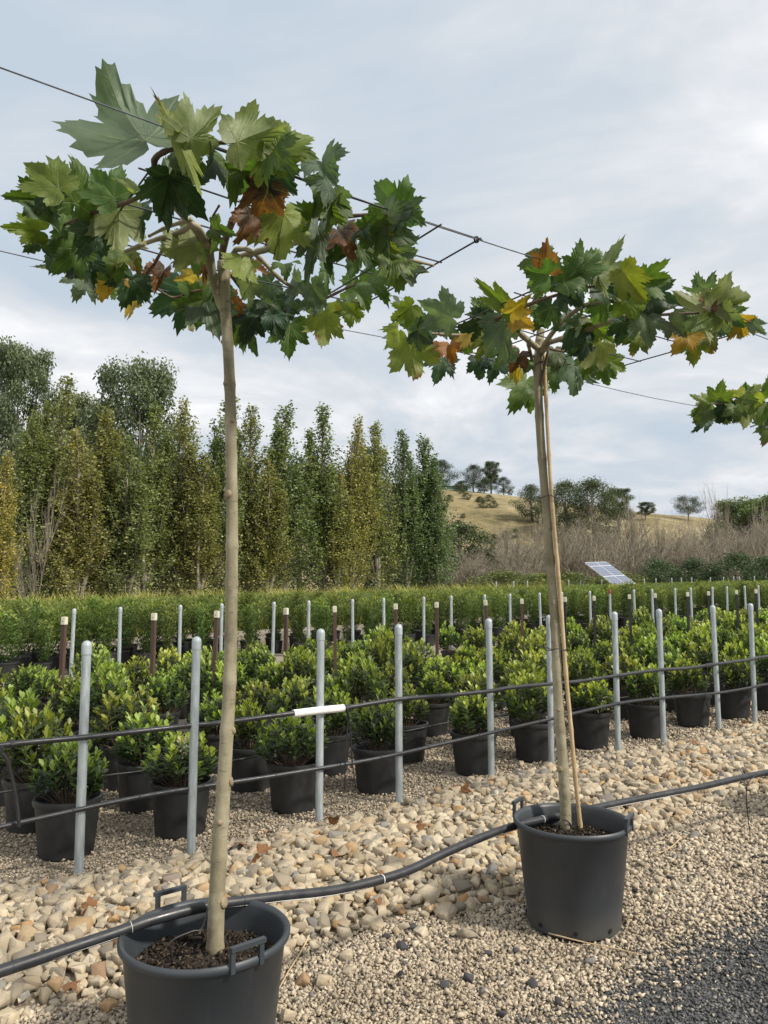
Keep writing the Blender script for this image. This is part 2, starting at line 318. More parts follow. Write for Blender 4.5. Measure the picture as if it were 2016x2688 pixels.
M['gum'] = foliage('gum_leaves', [(0, (0.042, 0.055, 0.032)), (0.5, (0.085, 0.105, 0.058)), (1, (0.15, 0.17, 0.10))], 0.5, 0.2, 1.2, True)
M['grass'] = foliage('tussock_grass', [(0, (0.09, 0.12, 0.022)), (0.5, (0.20, 0.22, 0.042)), (1, (0.33, 0.30, 0.08))], 0.6, 0.3, 1.1, False)
M['litter'] = simple('dry_leaf', (0.10, 0.045, 0.016), (0.26, 0.12, 0.04), 25, 0.7, 0, 0.3)
M['roof'] = simple('pale_green_roof', (0.24, 0.33, 0.28), (0.30, 0.39, 0.33), 2, 0.5, 0.1, 0.05)
M['farwall'] = simple('shed_wall', (0.30, 0.30, 0.27), (0.40, 0.39, 0.35), 2, 0.8, 0, 0.05)
M['darkwall'] = simple('dark_house_wall', (0.045, 0.045, 0.045), (0.075, 0.07, 0.065), 2, 0.8, 0, 0.05)
M['alu'] = simple('aluminium_frame', (0.55, 0.57, 0.59), (0.68, 0.70, 0.72), 10, 0.4, 0.3, 0)
def cell_mat():
    m, nt, b = new_mat('solar_cells'); uvn = N(nt, 'ShaderNodeUVMap'); br = N(nt, 'ShaderNodeTexBrick', Scale=1.0)
    nt.links.new(uvn.outputs[0], br.inputs['Vector']); br.offset = 0.0; br.inputs['Brick Width'].default_value = 1.0; br.inputs['Row Height'].default_value = 1.0; br.inputs['Mortar Size'].default_value = 0.05
    br.inputs['Color1'].default_value = (0.075, 0.10, 0.165, 1); br.inputs['Color2'].default_value = (0.09, 0.115, 0.18, 1); br.inputs['Mortar'].default_value = (0.32, 0.34, 0.38, 1)
    nt.links.new(br.outputs[0], b.inputs['Base Color']); b.inputs['Roughness'].default_value = 0.22; return m
M['cells'] = cell_mat()
def plane_leaf_mat():
    m, nt, b = new_mat('plane_tree_leaf'); L = nt.links.new
    uvn = N(nt, 'ShaderNodeUVMap'); sp = N(nt, 'ShaderNodeSeparateXYZ'); L(uvn.outputs[0], sp.inputs[0]); x, y = sp.outputs[0], sp.outputs[1]
    d = None
    for a in (0, 51, -51, 104, -104):
        sx, sy = math.sin(R(a)), math.cos(R(a))
        al = mth(nt, 'ADD', mth(nt, 'MULTIPLY', x, sx), mth(nt, 'MULTIPLY', y, sy)); cr = mth(nt, 'ABSOLUTE', mth(nt, 'SUBTRACT', mth(nt, 'MULTIPLY', x, sy), mth(nt, 'MULTIPLY', y, sx)))
        cr = mth(nt, 'ADD', cr, mth(nt, 'MULTIPLY', mth(nt, 'LESS_THAN', al, 0.0), 1.0)); cr = mth(nt, 'ADD', cr, mth(nt, 'MULTIPLY', mth(nt, 'MAXIMUM', al, 0.0), 0.007))
        sec = mth(nt, 'ADD', mth(nt, 'ABSOLUTE', mth(nt, 'SUBTRACT', mth(nt, 'FRACT', mth(nt, 'MULTIPLY', mth(nt, 'SUBTRACT', al, mth(nt, 'MULTIPLY', cr, 1.0)), 7.0)), 0.5)), mth(nt, 'MULTIPLY', cr, 0.9))
        d = cr if d is None else mth(nt, 'MINIMUM', d, cr); s2 = sec if a == 0 else mth(nt, 'MINIMUM', s2, sec)
    vein = mth(nt, 'SUBTRACT', 1.0, mth(nt, 'MULTIPLY', d, 75.0), True); sv = mth(nt, 'SUBTRACT', 1.0, mth(nt, 'MULTIPLY', s2, 9.0), True)
    vall = mth(nt, 'MAXIMUM', vein, mth(nt, 'MULTIPLY', sv, 0.45))
    oi = N(nt, 'ShaderNodeObjectInfo'); c = oi.outputs['Color']
    mp = N(nt, 'ShaderNodeMapping'); L(uvn.outputs[0], mp.inputs[0]); rl = N(nt, 'ShaderNodeCombineXYZ'); L(mth(nt, 'MULTIPLY', oi.outputs['Random'], 40.0), rl.inputs[0]); L(rl.outputs[0], mp.inputs['Location'])
    n1 = noise(nt, 2.6, 5, 0.6, mp.outputs[0]); c = mixc(nt, 1.0, c, ramp(nt, [(0.3, (0.72, 0.74, 0.72)), (0.7, (1.3, 1.25, 1.15))], n1).outputs[0], 'MULTIPLY')
    g = N(nt, 'ShaderNodeNewGeometry')
    under = mixc(nt, 0.20, mixc(nt, 1.0, c, (1.4, 1.35, 1.5), 'MULTIPLY'), (0.17, 0.20, 0.10)); c = mixc(nt, g.outputs['Backfacing'], c, under)
    # autumn: alpha of the object colour is how green it stays; browning runs in from the margin in blotches
    rad = mth(nt, 'SQRT', mth(nt, 'ADD', mth(nt, 'MULTIPLY', x, x), mth(nt, 'MULTIPLY', y, y)))
    au = mth(nt, 'MULTIPLY', mth(nt, 'SUBTRACT', mth(nt, 'ADD', mth(nt, 'MULTIPLY', n1, 1.3), mth(nt, 'MULTIPLY', rad, 0.5)), mth(nt, 'MULTIPLY', oi.outputs['Alpha'], 1.25)), 5.0, True)
    c = mixc(nt, mth(nt, 'MULTIPLY', au, 0.9), c, (0.13, 0.055, 0.016))
    c = mixc(nt, mth(nt, 'MULTIPLY', vall, 0.55), c, mixc(nt, 0.55, c, (0.36, 0.36, 0.17)))
    L(c, b.inputs['Base Color']); b.inputs['Roughness'].default_value = 0.52; b.inputs['Specular IOR Level'].default_value = 0.35
    h = mth(nt, 'ADD', mth(nt, 'MULTIPLY', vall, -0.5), mth(nt, 'MULTIPLY', noise(nt, 9, 3, 0.5, mp.outputs[0]), 0.5)); bump(nt, b, h, 0.45, 0.006)
    t = N(nt, 'ShaderNodeBsdfTranslucent'); L(mixc(nt, 1.0, c, (1.9, 2.0, 0.8), 'MULTIPLY'), t.inputs[0])
    mx = N(nt, 'ShaderNodeMixShader', Fac=0.36); L(b.outputs[0], mx.inputs[1]); L(t.outputs[0], mx.inputs[2]); L(mx.outputs[0], nt.nodes['Material Output'].inputs[0])
    return m
M['leaf'] = plane_leaf_mat()

# ------------------------------------------------------------------ setting: ground sheets, hill
def sheet(name, us, vs, dz, mat, zf=None):
    us, vs = list(us), list(vs); V = []
    for u in us:
        for v in vs:
            p = P(u, v, dz); V.append((p.x, p.y, p.z + (zf(u, v) if zf else 0)))
    n = len(vs); Fc = [(i * n + j, (i + 1) * n + j, (i + 1) * n + j + 1, i * n + j + 1) for i in range(len(us) - 1) for j in range(n - 1)]
    return struct(name, npmesh(name, V, Fc, mat, True))
sheet('ground', (-420, 1.5, 45, 520), (-320, 60, 420), -0.012, M['field'])
sheet('gravel_yard', (-14, 1.5, 45, 60), (-6, 10, 21.5), -0.004, M['gravel_ground'])
def lane_edge(u): return 1.93 + 0.05 * math.sin(u * 2.3) + 0.03 * math.sin(u * 5.1 + 1)
us = np.arange(-6, 14.01, 0.25); us = np.unique(np.append(us, 1.5))
V = []; Fc = []
for i, u in enumerate(us):
    for v in (-5.0, lane_edge(u)): p = P(u, v, 0.0); V.append(p)
    if i: Fc.append((2 * i - 2, 2 * i, 2 * i + 1, 2 * i - 1))
struct('gravel_lane', npmesh('gravel_lane', V, Fc, M['dark_ground']))
RV0, RV1 = 2.80, 4.12
def rv0(u): return RV0 + 0.09 * math.sin(u * 1.7 + 0.6) + 0.05 * math.sin(u * 4.3)
def rv1(u): return RV1 + 0.08 * math.sin(u * 1.3 + 2.2) + 0.04 * math.sin(u * 3.9)
def mound(u, v):
    t = (v - rv0(u)) / (rv1(u) - rv0(u)); return 0.055 * math.sin(math.pi * t) if 0 < t < 1 else 0.0
us = np.unique(np.append(np.arange(-3, 16.01, 0.25), 1.5)); V = []; Fc = []; nv = 9
for i, u in enumerate(us):
    for j in range(nv):
        v = rv0(u) + (rv1(u) - rv0(u)) * j / (nv - 1); V.append(P(u, v, 0.001 + mound(u, v)))
    if i: Fc += [((i - 1) * nv + j, i * nv + j, i * nv + j + 1, (i - 1) * nv + j + 1) for j in range(nv - 1)]
rubble = struct('rubble_strip', npmesh('rubble_strip', V, Fc, M['rubble_ground'], True))
# hill behind the bare thicket
def hill_z(X, Y):
    px = 1008 + F * X / 160.0
    rp = np.interp(px, [-900, 300, 900, 1161, 1244, 1321, 1376, 1500, 1735, 1873, 2016, 2600, 3600], [1330, 1240, 1250, 1283, 1290, 1299, 1306, 1325, 1351, 1364, 1374, 1400, 1440])
    top = EYE + (1546 - rp) * 160 / F
    t = np.clip((Y - 72) / 88.0, 0, 1); s = t * t * (3 - 2 * t) * 0.5 + t * 0.5
    b = np.clip((Y - 160) / 120.0, 0, 1)
    return top * s - 4 * b * b + 0.5 * np.sin(X * 0.21 + Y * 0.13) * t * (1 - t) * 2 + 0.35 * np.sin(X * 0.5 - Y * 0.31) * t * (1 - t) * 2
xs = np.concatenate([np.arange(-220, -20, 10), np.arange(-20, 100, 2.5), np.arange(100, 261, 10)]); ys = np.concatenate([np.arange(71.5, 165, 2.5), np.arange(165, 300, 12)])
XX, YY = np.meshgrid(xs, ys, indexing='ij'); ZZ = hill_z(XX, YY) + 0.0; ZZ[:, 0] = -0.6
idx = np.arange(XX.size).reshape(XX.shape)
Fq = np.stack([idx[:-1, :-1], idx[1:, :-1], idx[1:, 1:], idx[:-1, 1:]], -1).reshape(-1, 4)
struct('hill', npmesh('hill', np.stack([XX, YY, ZZ], -1).reshape(-1, 3), Fq, M['hill'], True))
def ground_z(p):
    u, v = uv(p); z = float(gz(u))
    if p[1] > 72: z = max(z, float(hill_z(p[0], p[1])))
    return z

# ------------------------------------------------------------------ stones and pebbles
def hull(npts, sx, sy, sz, seed):
    r = np.random.default_rng(seed); a = r.normal(size=(npts, 3)); a /= np.linalg.norm(a, axis=1, keepdims=True); a = np.sign(a) * np.abs(a) ** 0.75
    a *= r.uniform(0.75, 1.1, (npts, 1)) * [sx, sy, sz]
    bm = bmesh.new(); vs = [bm.verts.new(p) for p in a]; res = bmesh.ops.convex_hull(bm, input=vs)
    bmesh.ops.delete(bm, geom=[v for v in bm.verts if not v.link_faces], context='VERTS'); bmesh.ops.triangulate(bm, faces=bm.faces[:])
    bm.verts.ensure_lookup_table(); bm.verts.index_update(); bmesh.ops.recalc_face_normals(bm, faces=bm.faces[:])
    V = np.array([v.co[:] for v in bm.verts]); Fc = np.array([[v.index for v in f.verts] for f in bm.faces]); bm.free(); return V, Fc
def in_frame(X, m=420):
    x, y, f = proj(X); return (x > -m) & (x < W0 + m) & (y < H0 + m) & (f > 0.3)
def join(parts):
    Vs, Fs, Ts, b = [], [], [], 0
    for V, Fc, T in parts: Vs.append(V); Fs.append(Fc + b); Ts.append(T); b += len(V)
    return np.concatenate(Vs), np.concatenate(Fs), np.concatenate(Ts)
def tilt_frames(n, amt):
    a = rng.uniform(0, 2 * np.pi, n); D = np.stack([np.cos(a), np.sin(a), rng.normal(0, amt, n)], 1); Nn = np.stack([rng.normal(0, amt, n), rng.normal(0, amt, n), np.ones(n)], 1); return D, Nn
def crag(sx, sy, sz, seed):
    r = np.random.default_rng(seed); c = np.array([(a, b_, d) for a in (-1, 1) for b_ in (-1, 1) for d in (-1, 1)], float); c += r.normal(0, .22, c.shape); c[:, :2] *= r.uniform(.62, 1.0, (8, 1)); c[:, 2] *= r.uniform(.7, 1, 8); ex = r.normal(size=(3, 3)); ex = ex / np.linalg.norm(ex, axis=1, keepdims=True) * r.uniform(1.0, 1.25, (3, 1))
    a = np.concatenate([c, ex]) * [sx, sy, sz]; bm = bmesh.new(); vs = [bm.verts.new(p) for p in a]; bmesh.ops.convex_hull(bm, input=vs)
    bmesh.ops.delete(bm, geom=[v for v in bm.verts if not v.link_faces], context='VERTS'); bmesh.ops.dissolve_limit(bm, angle_limit=R(9), verts=bm.verts[:], edges=bm.edges[:]); bmesh.ops.bevel(bm, geom=bm.edges[:], offset=.016, segments=1, affect='EDGES', clamp_overlap=True)
    bmesh.ops.triangulate(bm, faces=bm.faces[:]); bmesh.ops.recalc_face_normals(bm, faces=bm.faces[:]); bm.verts.ensure_lookup_table(); bm.verts.index_update()
    V = np.array([v.co[:] for v in bm.verts]); Fc = np.array([[v.index for v in f.verts] for f in bm.faces]); bm.free(); return V, Fc
ROCK = [crag(0.44, rng.uniform(0.28, 0.42), rng.uniform(0.19, 0.32), 100 + k) for k in range(18)]
rock_mesh = [npmesh('stone', V, Fc, M['rock']) for V, Fc in ROCK]
ru, rvv, rs, rz = [], [], [], []
uu = -1.2
cells = []
for layer, (step, smin, smax) in enumerate(((0.052, 0.044, 0.106), (0.041, 0.027, 0.076))):
    for u in np.arange(-1.2, 11.5, step):
        for t in np.arange(0.0, 1.0001, step / 1.32):
            u1 = u + rng.uniform(-.5, .5) * step; v1 = rv0(u1) + (rv1(u1) - rv0(u1)) * t + rng.uniform(-.5, .5) * step * 1.3
            edge = min(t, 1 - t); 
            if edge < 0.06 and rng.random() < 0.45: continue
            if layer == 0 and rng.random() < 0.15: continue
            s = smin + (smax - smin) * rng.random() ** 2.0
            cells.append((u1, v1, s, mound(u1, v1) + (0.22 * s if layer == 0 else 0.30 * s + rng.uniform(0, 0.012))))
for _ in range(150):                                              # strays that rolled out on the fine gravel
    u1 = rng.uniform(0.4, 6.5); v1 = rv0(u1) - abs(rng.normal(0, 0.22)) if rng.random() < 0.72 else rv1(u1) + abs(rng.normal(0, 0.07))
    s = rng.uniform(0.025, 0.07); cells.append((u1, v1, s, 0.24 * s))
def rock_spot(x, y, s):
    p = on_z(x, y, 0.03); u1, v1 = uv(p); cells.append((u1, v1, s, 0.25 * s))
for x, y, s in ((1170, 2400, 0.105), (1822, 2215, 0.085), (1515, 2168, 0.06), (1600, 2150, 0.09), (1690, 2172, 0.08), (1480, 2050, 0.1)): rock_spot(x, y, s)
C = np.array(cells); pos = C[:, :1] * EU + C[:, 1:2] * EV; pos = np.c_[pos, gz(C[:, 0]) + C[:, 3]]
BIGPOTS = [(0.93, 2.24), (2.60, 2.32), (4.95, 2.30)]
keep = in_frame(pos)
for pu, pv in BIGPOTS: keep &= np.hypot(C[:, 0] - pu, C[:, 1] - pv) > 0.245
C, pos = C[keep], pos[keep]; x, y, f = proj(pos); vis = (x > 0) & (x < W0) & (y < H0) & (C[:, 3] > 0.28 * C[:, 2])
order = np.argsort(-(C[:, 2] / f) * vis); top = set(order[:300].tolist())
D, Nn = tilt_frames(len(C), 0.38)
from mathutils import Matrix
for i in sorted(top):
    k = int(rng.integers(len(ROCK))); o = obj('stone', rock_mesh[k], rubble)
    d = Vector(D[i]).normalized(); xx = d.cross(Vector(Nn[i])).normalized(); zz = xx.cross(d); s = C[i, 2]
    m = Matrix((xx, d, zz)).transposed().to_4x4(); m.translation = Vector(pos[i]); o.matrix_local = m @ Matrix.Diagonal((s, s, s, 1))
rest = np.array([i for i in range(len(C)) if i not in top]); kk = rng.integers(len(ROCK), size=len(rest)); parts = []
for k, (V, Fc) in enumerate(ROCK):
    q = rest[kk == k]
    if len(q): parts.append(scatter(V, Fc, pos[q], D[q], Nn[q], C[q, 2], rng.random(len(q))))
V, Fc, T = join(parts); obj('rubble_stones', npmesh('rubble_stones', V, Fc, M['rock'], attrs={'tint': T}), rubble, kind='stuff')

PEB = [hull(8, 0.5, rng.uniform(0.33, 0.5), rng.uniform(0.26, 0.38), 300 + k) for k in range(7)]
PEB6 = [hull(6, 0.5, rng.uniform(0.36, 0.5), rng.uniform(0.3, 0.4), 400 + k) for k in range(6)]
SMALL_U0, SMALL_DU, SMALL_V0, SMALL_DV = 1.03, 0.70, 4.50, 0.635
def pebbles(name, n, u0, u1, v0, v1, test, mat, size, templ, zfun=None, z0=3.0):
    u = rng.uniform(u0, u1, n); v = rng.uniform(v0, v1, n); q = u[:, None] * EU + v[:, None] * EV; X = np.c_[q, gz(u)]
    Z = np.hypot(X[:, 0], X[:, 1]); ok = in_frame(X, 330) & (rng.random(n) < np.minimum(1, (z0 / Z) ** 1.6)) & test(u, v); X, Z, u, v = X[ok], Z[ok], u[ok], v[ok]; n = len(X)
    s = size * np.exp(rng.normal(0, 0.28, n)) * np.maximum(1, Z / z0) ** 0.8; X[:, 2] += s * rng.uniform(0.05, 0.40, n) + (zfun(u, v) if zfun else 0)
    D, Nn = tilt_frames(n, 0.35); k = rng.integers(len(templ), size=n)
    V, Fc, T = join([scatter(*templ[j], X[k == j], D[k == j], Nn[k == j], s[k == j], rng.random((k == j).sum())) for j in range(len(templ))])
    o = obj(name, npmesh(name, V, Fc, mat, attrs={'tint': T})); o['kind'] = 'stuff'; return o, len(Fc)
vle = np.vectorize(lane_edge); vr0 = np.vectorize(rv0); vr1 = np.vectorize(rv1)
def not_in_pots(u, v):
    ok = np.ones(len(u), bool)
    for pu, pv in BIGPOTS: ok &= np.hypot(u - pu, v - pv) > 0.205
    return ok
o, n1 = pebbles('tan_gravel', 210000, 0.2, 8.5, 1.2, 3.05, lambda u, v: (v + rng.normal(0, 0.13, len(u)) > vle(u)) & (v < vr0(u) + 0.12) & not_in_pots(u, v), M['pebble'], 0.0165, PEB)
o['label'] = 'fine tan gravel around the two large slate pots'; o['category'] = 'gravel'
o, n2 = pebbles('dark_gravel', 140000, 0.6, 8.5, 0.2, 2.25, lambda u, v: v + rng.normal(0, 0.13, len(u)) < vle(u), M['darkpebble'], 0.0145, PEB6)
o['label'] = 'dark grey gravel covering the lane beside the tan gravel'; o['category'] = 'gravel'
def not_small(u, v):
    a = (u - SMALL_U0) / SMALL_DU; b = (v - SMALL_V0) / SMALL_DV; a = np.abs(a - np.round(a)) * SMALL_DU; b = np.abs(b - np.round(b)) * SMALL_DV
    return (np.hypot(a, b) > 0.12) & (v > vr1(u) - 0.10)
o, n3 = pebbles('bed_gravel', 190000, -0.4, 11, 4.0, 7.4, not_small, M['pebble'], 0.017, PEB6, z0=4.2)
o['label'] = 'fine tan gravel between the black pots of the shrub bed'; o['category'] = 'gravel'

yard = bpy.data.objects['gravel_yard']; M['charcoal'] = stone_mat('charcoal_stone', [(0, (0.035, 0.036, 0.04)), (1, (0.085, 0.085, 0.09))], 60, .5, stain_amt=0.01); cm = [npmesh('stone', V_, F_, M['charcoal']) for V_, F_ in ROCK[:5]]
for i, (x, y) in enumerate(((88, 720), (135, 640), (275, 880), (375, 855), (462, 755), (580, 745), (648, 885), (1240, 450), (1605, 370), (85, 835), (470, 505), (20, 675), (460, 430), (1525, 415), (1090, 500), (760, 960), (520, 1010))):
    p = on_z(1000 + x / 1.633, 2050 + y / 1.633, .015); u, v = uv(p); o = obj('stone', cm[i % 5], yard, P(u, v, .016)); k = rng.uniform(.03, .052); o.scale = (k, k, k); o.rotation_euler = (rng.normal(0, .3), rng.normal(0, .3), rng.uniform(0, 6))

# ------------------------------------------------------------------ posts and stakes
ORD = ['zeroth', 'first', 'second', 'third', 'fourth', 'fifth', 'sixth', 'seventh', 'eighth', 'ninth', 'tenth', 'eleventh', 'twelfth', 'thirteenth', 'fourteenth', 'fifteenth', 'sixteenth']
def alt(n, a=1.05, per=1.405, gap=0.60): return [a + per * (k // 2) + (gap if k % 2 else 0) for k in range(n)]
def post_proto():
    m = MB().lathe([(0.0235, -0.02), (0.0235, 1.10)], 14, close=True); b = smooth_by_angle(m.mesh('tube', M['galv']))
    c = smooth_by_angle(MB().lathe([(0.0262, 1.085), (0.0262, 1.128), (0.0235, 1.142), (0.014, 1.152), (0.004, 1.155)], 14, close=True).mesh('cap', M['galv_cap']), 60)
    c2 = smooth_by_angle(MB().lathe([(0.0275, 1.085), (0.0275, 1.16), (0.02, 1.168)], 14, close=True).mesh('cap', M['red']), 60)
    return b, c, c2
tube_me, cap_me, redcap_me = post_proto()
def post(u, v, label, group, cap=cap_me, lean=0.012):
    t = thing('steel_post', label, 'post', P(u, v), rng.uniform(0, 6), group); t.rotation_euler = (rng.normal(0, lean), rng.normal(0, lean), rng.uniform(0, 6))
    obj('tube', tube_me, t); obj('cap', cap, t); return t
FRONT_U = [1.05, 1.62, 2.44, 3.04, 3.90, 4.52, 5.25, 5.87, 6.80, 7.37, 8.2, 8.8]
FRONT_V = [4.17, 4.13, 4.17, 4.17, 4.22, 4.22, 4.17, 4.18, 4.24, 4.21, 4.2, 4.2]
for i, (u, v) in enumerate(zip(FRONT_U, FRONT_V)): 
    w = ORD[abs(i - 2)]; side = 'back toward the golden poplar' if i < 2 else 'toward the solar panel side'
    post(u, v, 'front galvanised post crossed by the white pipe sleeve' if i == 2 else f'{w} front galvanised post counted from the white sleeve {side}', 'galvanised posts along the rubble edge', lean=0.006)
for i, u in enumerate(alt(26, 1.0 + 1.405)):
    if i == 15:
        post(u, 10.3, 'galvanised post with a red cap behind the shrub bed', None, redcap_me)
    else:
        post(u, 10.3, f'{ORD[abs(i - 15)]} galvanised post counted from the red-capped post ' + ('toward the golden poplar' if i < 15 else 'away from the poplars'), 'galvanised posts before the tall hedge')
def stake_meshes(mat, w, h):
    a = MB().box((-w / 2, -w / 2, -0.02), (w, 0, 0), (0, w, 0), (0, 0, h - 0.03)).mesh('shaft', mat); k = w + 0.008
    bm = bmesh.new(); bm.from_mesh(MB().box((-k / 2, -k / 2, h - 0.065), (k, 0, 0), (0, k, 0), (0, 0, 0.07)).mesh('cap', M['cream'])); bmesh.ops.bevel(bm, geom=bm.edges[:], offset=0.004, segments=2, affect='EDGES')
    c = bpy.data.meshes.new('cap'); bm.to_mesh(c); bm.free(); c.materials.append(M['cream'])
    d = MB().lathe([(0.004, 0), (0.0035, 0.0025)], 8, close=True).mesh('nail', M['hole']); return a, c, d
brown = stake_meshes(M['brown_wood'], 0.036, 1.17); black = stake_meshes(M['black_wood'], 0.034, 1.17)
for i, u in enumerate(alt(20, 1.58 - 0.60 + 0.02)):
    isb = u > 7.6; ms = black if isb else brown
    t = thing('capped_stake', (f'{ORD[i - 9]} black cream-capped stake counted from the last brown stake' if isb else f'{ORD[10 - i]} brown cream-capped timber stake counted back from the first black stake'), 'stake', P(u, 7.2), R(-14) + rng.normal(0, 0.12), 'black capped stakes in the shrub bed' if isb else 'brown capped stakes in the shrub bed')
    t.rotation_euler.x = rng.normal(0, 0.012); t.rotation_euler.y = rng.normal(0, 0.012)
    obj('shaft', ms[0], t); obj('cap', ms[1], t); q = obj('nail', ms[2], t); q.location = (0.0, -0.0226, 1.135); q.rotation_euler = (R(90), 0, 0)
for i in range(26): 
    u = 19.5 + i * 0.95 + rng.normal(0, 0.15)
    post(u, 20.6 + rng.normal(0, 0.15), 'small distant galvanised post at the far edge of the hedge', 'distant posts beyond the hedge').scale = (1, 1, 1.13)

# ------------------------------------------------------------------ potted shrubs
def pot_proto(name, rb, rt, h, soil_z, mat, seg=28):
    rim = 0.012
    p = [(rb - 0.02, 0.0), (rb, 0.006), (rt - 0.004, h - 0.035), (rt + 0.006, h - 0.033), (rt + 0.010, h - 0.016), (rt + 0.008, h - 0.003), (rt - 0.004, h), (rt - 0.012, h - 0.006), (rt - 0.014, h - 0.03), (rt - 0.02, soil_z - 0.01)]
    pm = smooth_by_angle(MB().lathe(p, seg, close='bottom').mesh(name, mat), 50)
    return pm
SP_R, SP_H = 0.172, 0.30
small_pot = pot_proto('pot', 0.142, SP_R, SP_H, 0.245, M['smallpot'])
def soil_mesh(r, z, seg=20, amp=0.008):
    V = [(0, 0, z + amp)]; Fc = []; rings = 4
    for i in range(1, rings + 1):
        for k in range(seg):
            a = 2 * math.pi * k / seg; V.append((r * i / rings * math.cos(a), r * i / rings * math.sin(a), z + rng.uniform(-amp, amp) * (i < rings)))
    T = [(0, 1 + k, 1 + (k + 1) % seg) for k in range(seg)]
    for i in range(rings - 1):
        for k in range(seg):
            a, b_ = 1 + i * seg + k, 1 + i * seg + (k + 1) % seg; T += [(a, a + seg, b_ + seg), (a, b_ + seg, b_)]
    return npmesh('soil', V, T, M['soil'], True)
small_soil = soil_mesh(SP_R - 0.018, 0.245)
LEAF8 = np.array([(0, 0, 0), (-.17, .32, .05), (0, .34, -.01), (.17, .32, .05), (-.245, .68, .05), (0, .68, -.02), (.245, .68, .05), (0, 1, -.06)], float)
LEAF8F = np.array([(0, 2, 1), (0, 3, 2), (1, 2, 5), (1, 5, 4), (2, 3, 6), (2, 6, 5), (4, 5, 7), (5, 6, 7)])
def shrub_meshes(seed, R0, Hh):
    global rng
    old, rng = rng, np.random.default_rng(seed); parts = []; st = MB(); base = np.array([0, 0, 0.24])
    ns = 34; P_, D_, N_, S_, T_ = [], [], [], [], []
    for i in range(ns):
        a = i * 2.39996 + rng.normal(0, .3); rr = math.sqrt((i + .5) / ns); r = R0 * rr * rng.uniform(.85, 1.08)
        z = 0.24 + 0.05 + Hh * (1.0 - 0.62 * rr ** 2.4) * rng.uniform(.84, 1.10)
        tip = np.array([r * math.cos(a), r * math.sin(a), z]); b0 = np.array([0.05 * math.cos(a) * rr, 0.05 * math.sin(a) * rr, 0.24])
        mid = b0 * .45 + tip * .55 + np.array([math.cos(a), math.sin(a), 0]) * 0.03 * rr - [0, 0, 0.02]
        pts = np.array([b0, mid, tip]); st.tube([Vector(q) for q in pts], [0.004, 0.003, 0.0018], 4, False)
        nl = 17
        for j in range(nl):
            t = (0.30 + 0.14 * rr) + (0.70 - 0.14 * rr) * (j / (nl - 1)) ** 0.8; q = (1 - t) ** 2 * b0 + 2 * t * (1 - t) * (2 * mid - .5 * (b0 + tip)) + t * t * tip
            ax = tip - mid; ax /= np.linalg.norm(ax); az = j * 2.4 + rng.normal(0, .4); out = np.array([math.cos(az), math.sin(az), 0.0]); out += np.array([math.cos(a), math.sin(a), 0]) * .4 * rr
            late = t > 0.86; d = out * (0.62 if late else 0.95) + ax * (1.0 if late else 0.42) + [0, 0, 0.1]
            d = d / np.linalg.norm(d); nn = ax * 1.0 - out * 0.3 + rng.normal(0, .22, 3)
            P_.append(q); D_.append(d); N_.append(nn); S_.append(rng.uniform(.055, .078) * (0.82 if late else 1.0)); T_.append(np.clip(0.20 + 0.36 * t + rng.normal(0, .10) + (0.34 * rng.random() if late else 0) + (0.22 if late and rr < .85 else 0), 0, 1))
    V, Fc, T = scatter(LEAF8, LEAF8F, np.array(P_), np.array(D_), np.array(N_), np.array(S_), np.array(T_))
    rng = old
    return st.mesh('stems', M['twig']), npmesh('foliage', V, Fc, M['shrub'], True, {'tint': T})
shrubs = [shrub_meshes(50 + k, rng.uniform(.20, .25), rng.uniform(.34, .44)) for k in range(7)]
def small_shrub(u, v, label, group, sc=1.0, col=(1, 1, 1), k=None):
    k = int(rng.integers(len(shrubs))) if k is None else k
    t = thing('potted_shrub', label, 'potted shrub', P(u, v), rng.uniform(0, 6.28), group)
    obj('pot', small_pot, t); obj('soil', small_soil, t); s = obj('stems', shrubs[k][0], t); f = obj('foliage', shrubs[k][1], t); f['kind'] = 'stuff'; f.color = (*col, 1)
    asp, hsc, lx, ly = rng.uniform(.85, 1.15), rng.uniform(.85, 1.15), rng.normal(0, .07), rng.normal(0, .07)
    for q in (s, f): q.scale = (sc, sc * asp, sc * hsc); q.rotation_euler = (lx, ly, 0); q.location.z = 0.24 * (1 - q.scale.z)
    return t
def visible(p, m=160, top=0.7):
    x, y, f = proj(np.array([p[0], p[1], p[2] + top * .5])); return f[0] > .5 and -m < x[0] < W0 + m
n_small = 0
def front_label(u):
    k = min(range(12), key=lambda q: abs(FRONT_U[q] - u)); 
    if u < .8: return 'front row potted shrub under the thick tube bending between the pipes'
    if k == 2: return 'front row potted shrub right behind the post with the white sleeve'
    return f'front row potted shrub behind the {ORD[abs(k - 2)]} post ' + ('back from the white sleeve' if k < 2 else 'past the white sleeve')
front_us = [0.35, 1.07, 1.70, 2.44, 3.13, 3.95, 4.65, 5.30, 5.98, 6.80, 7.50, 8.2, 8.9]
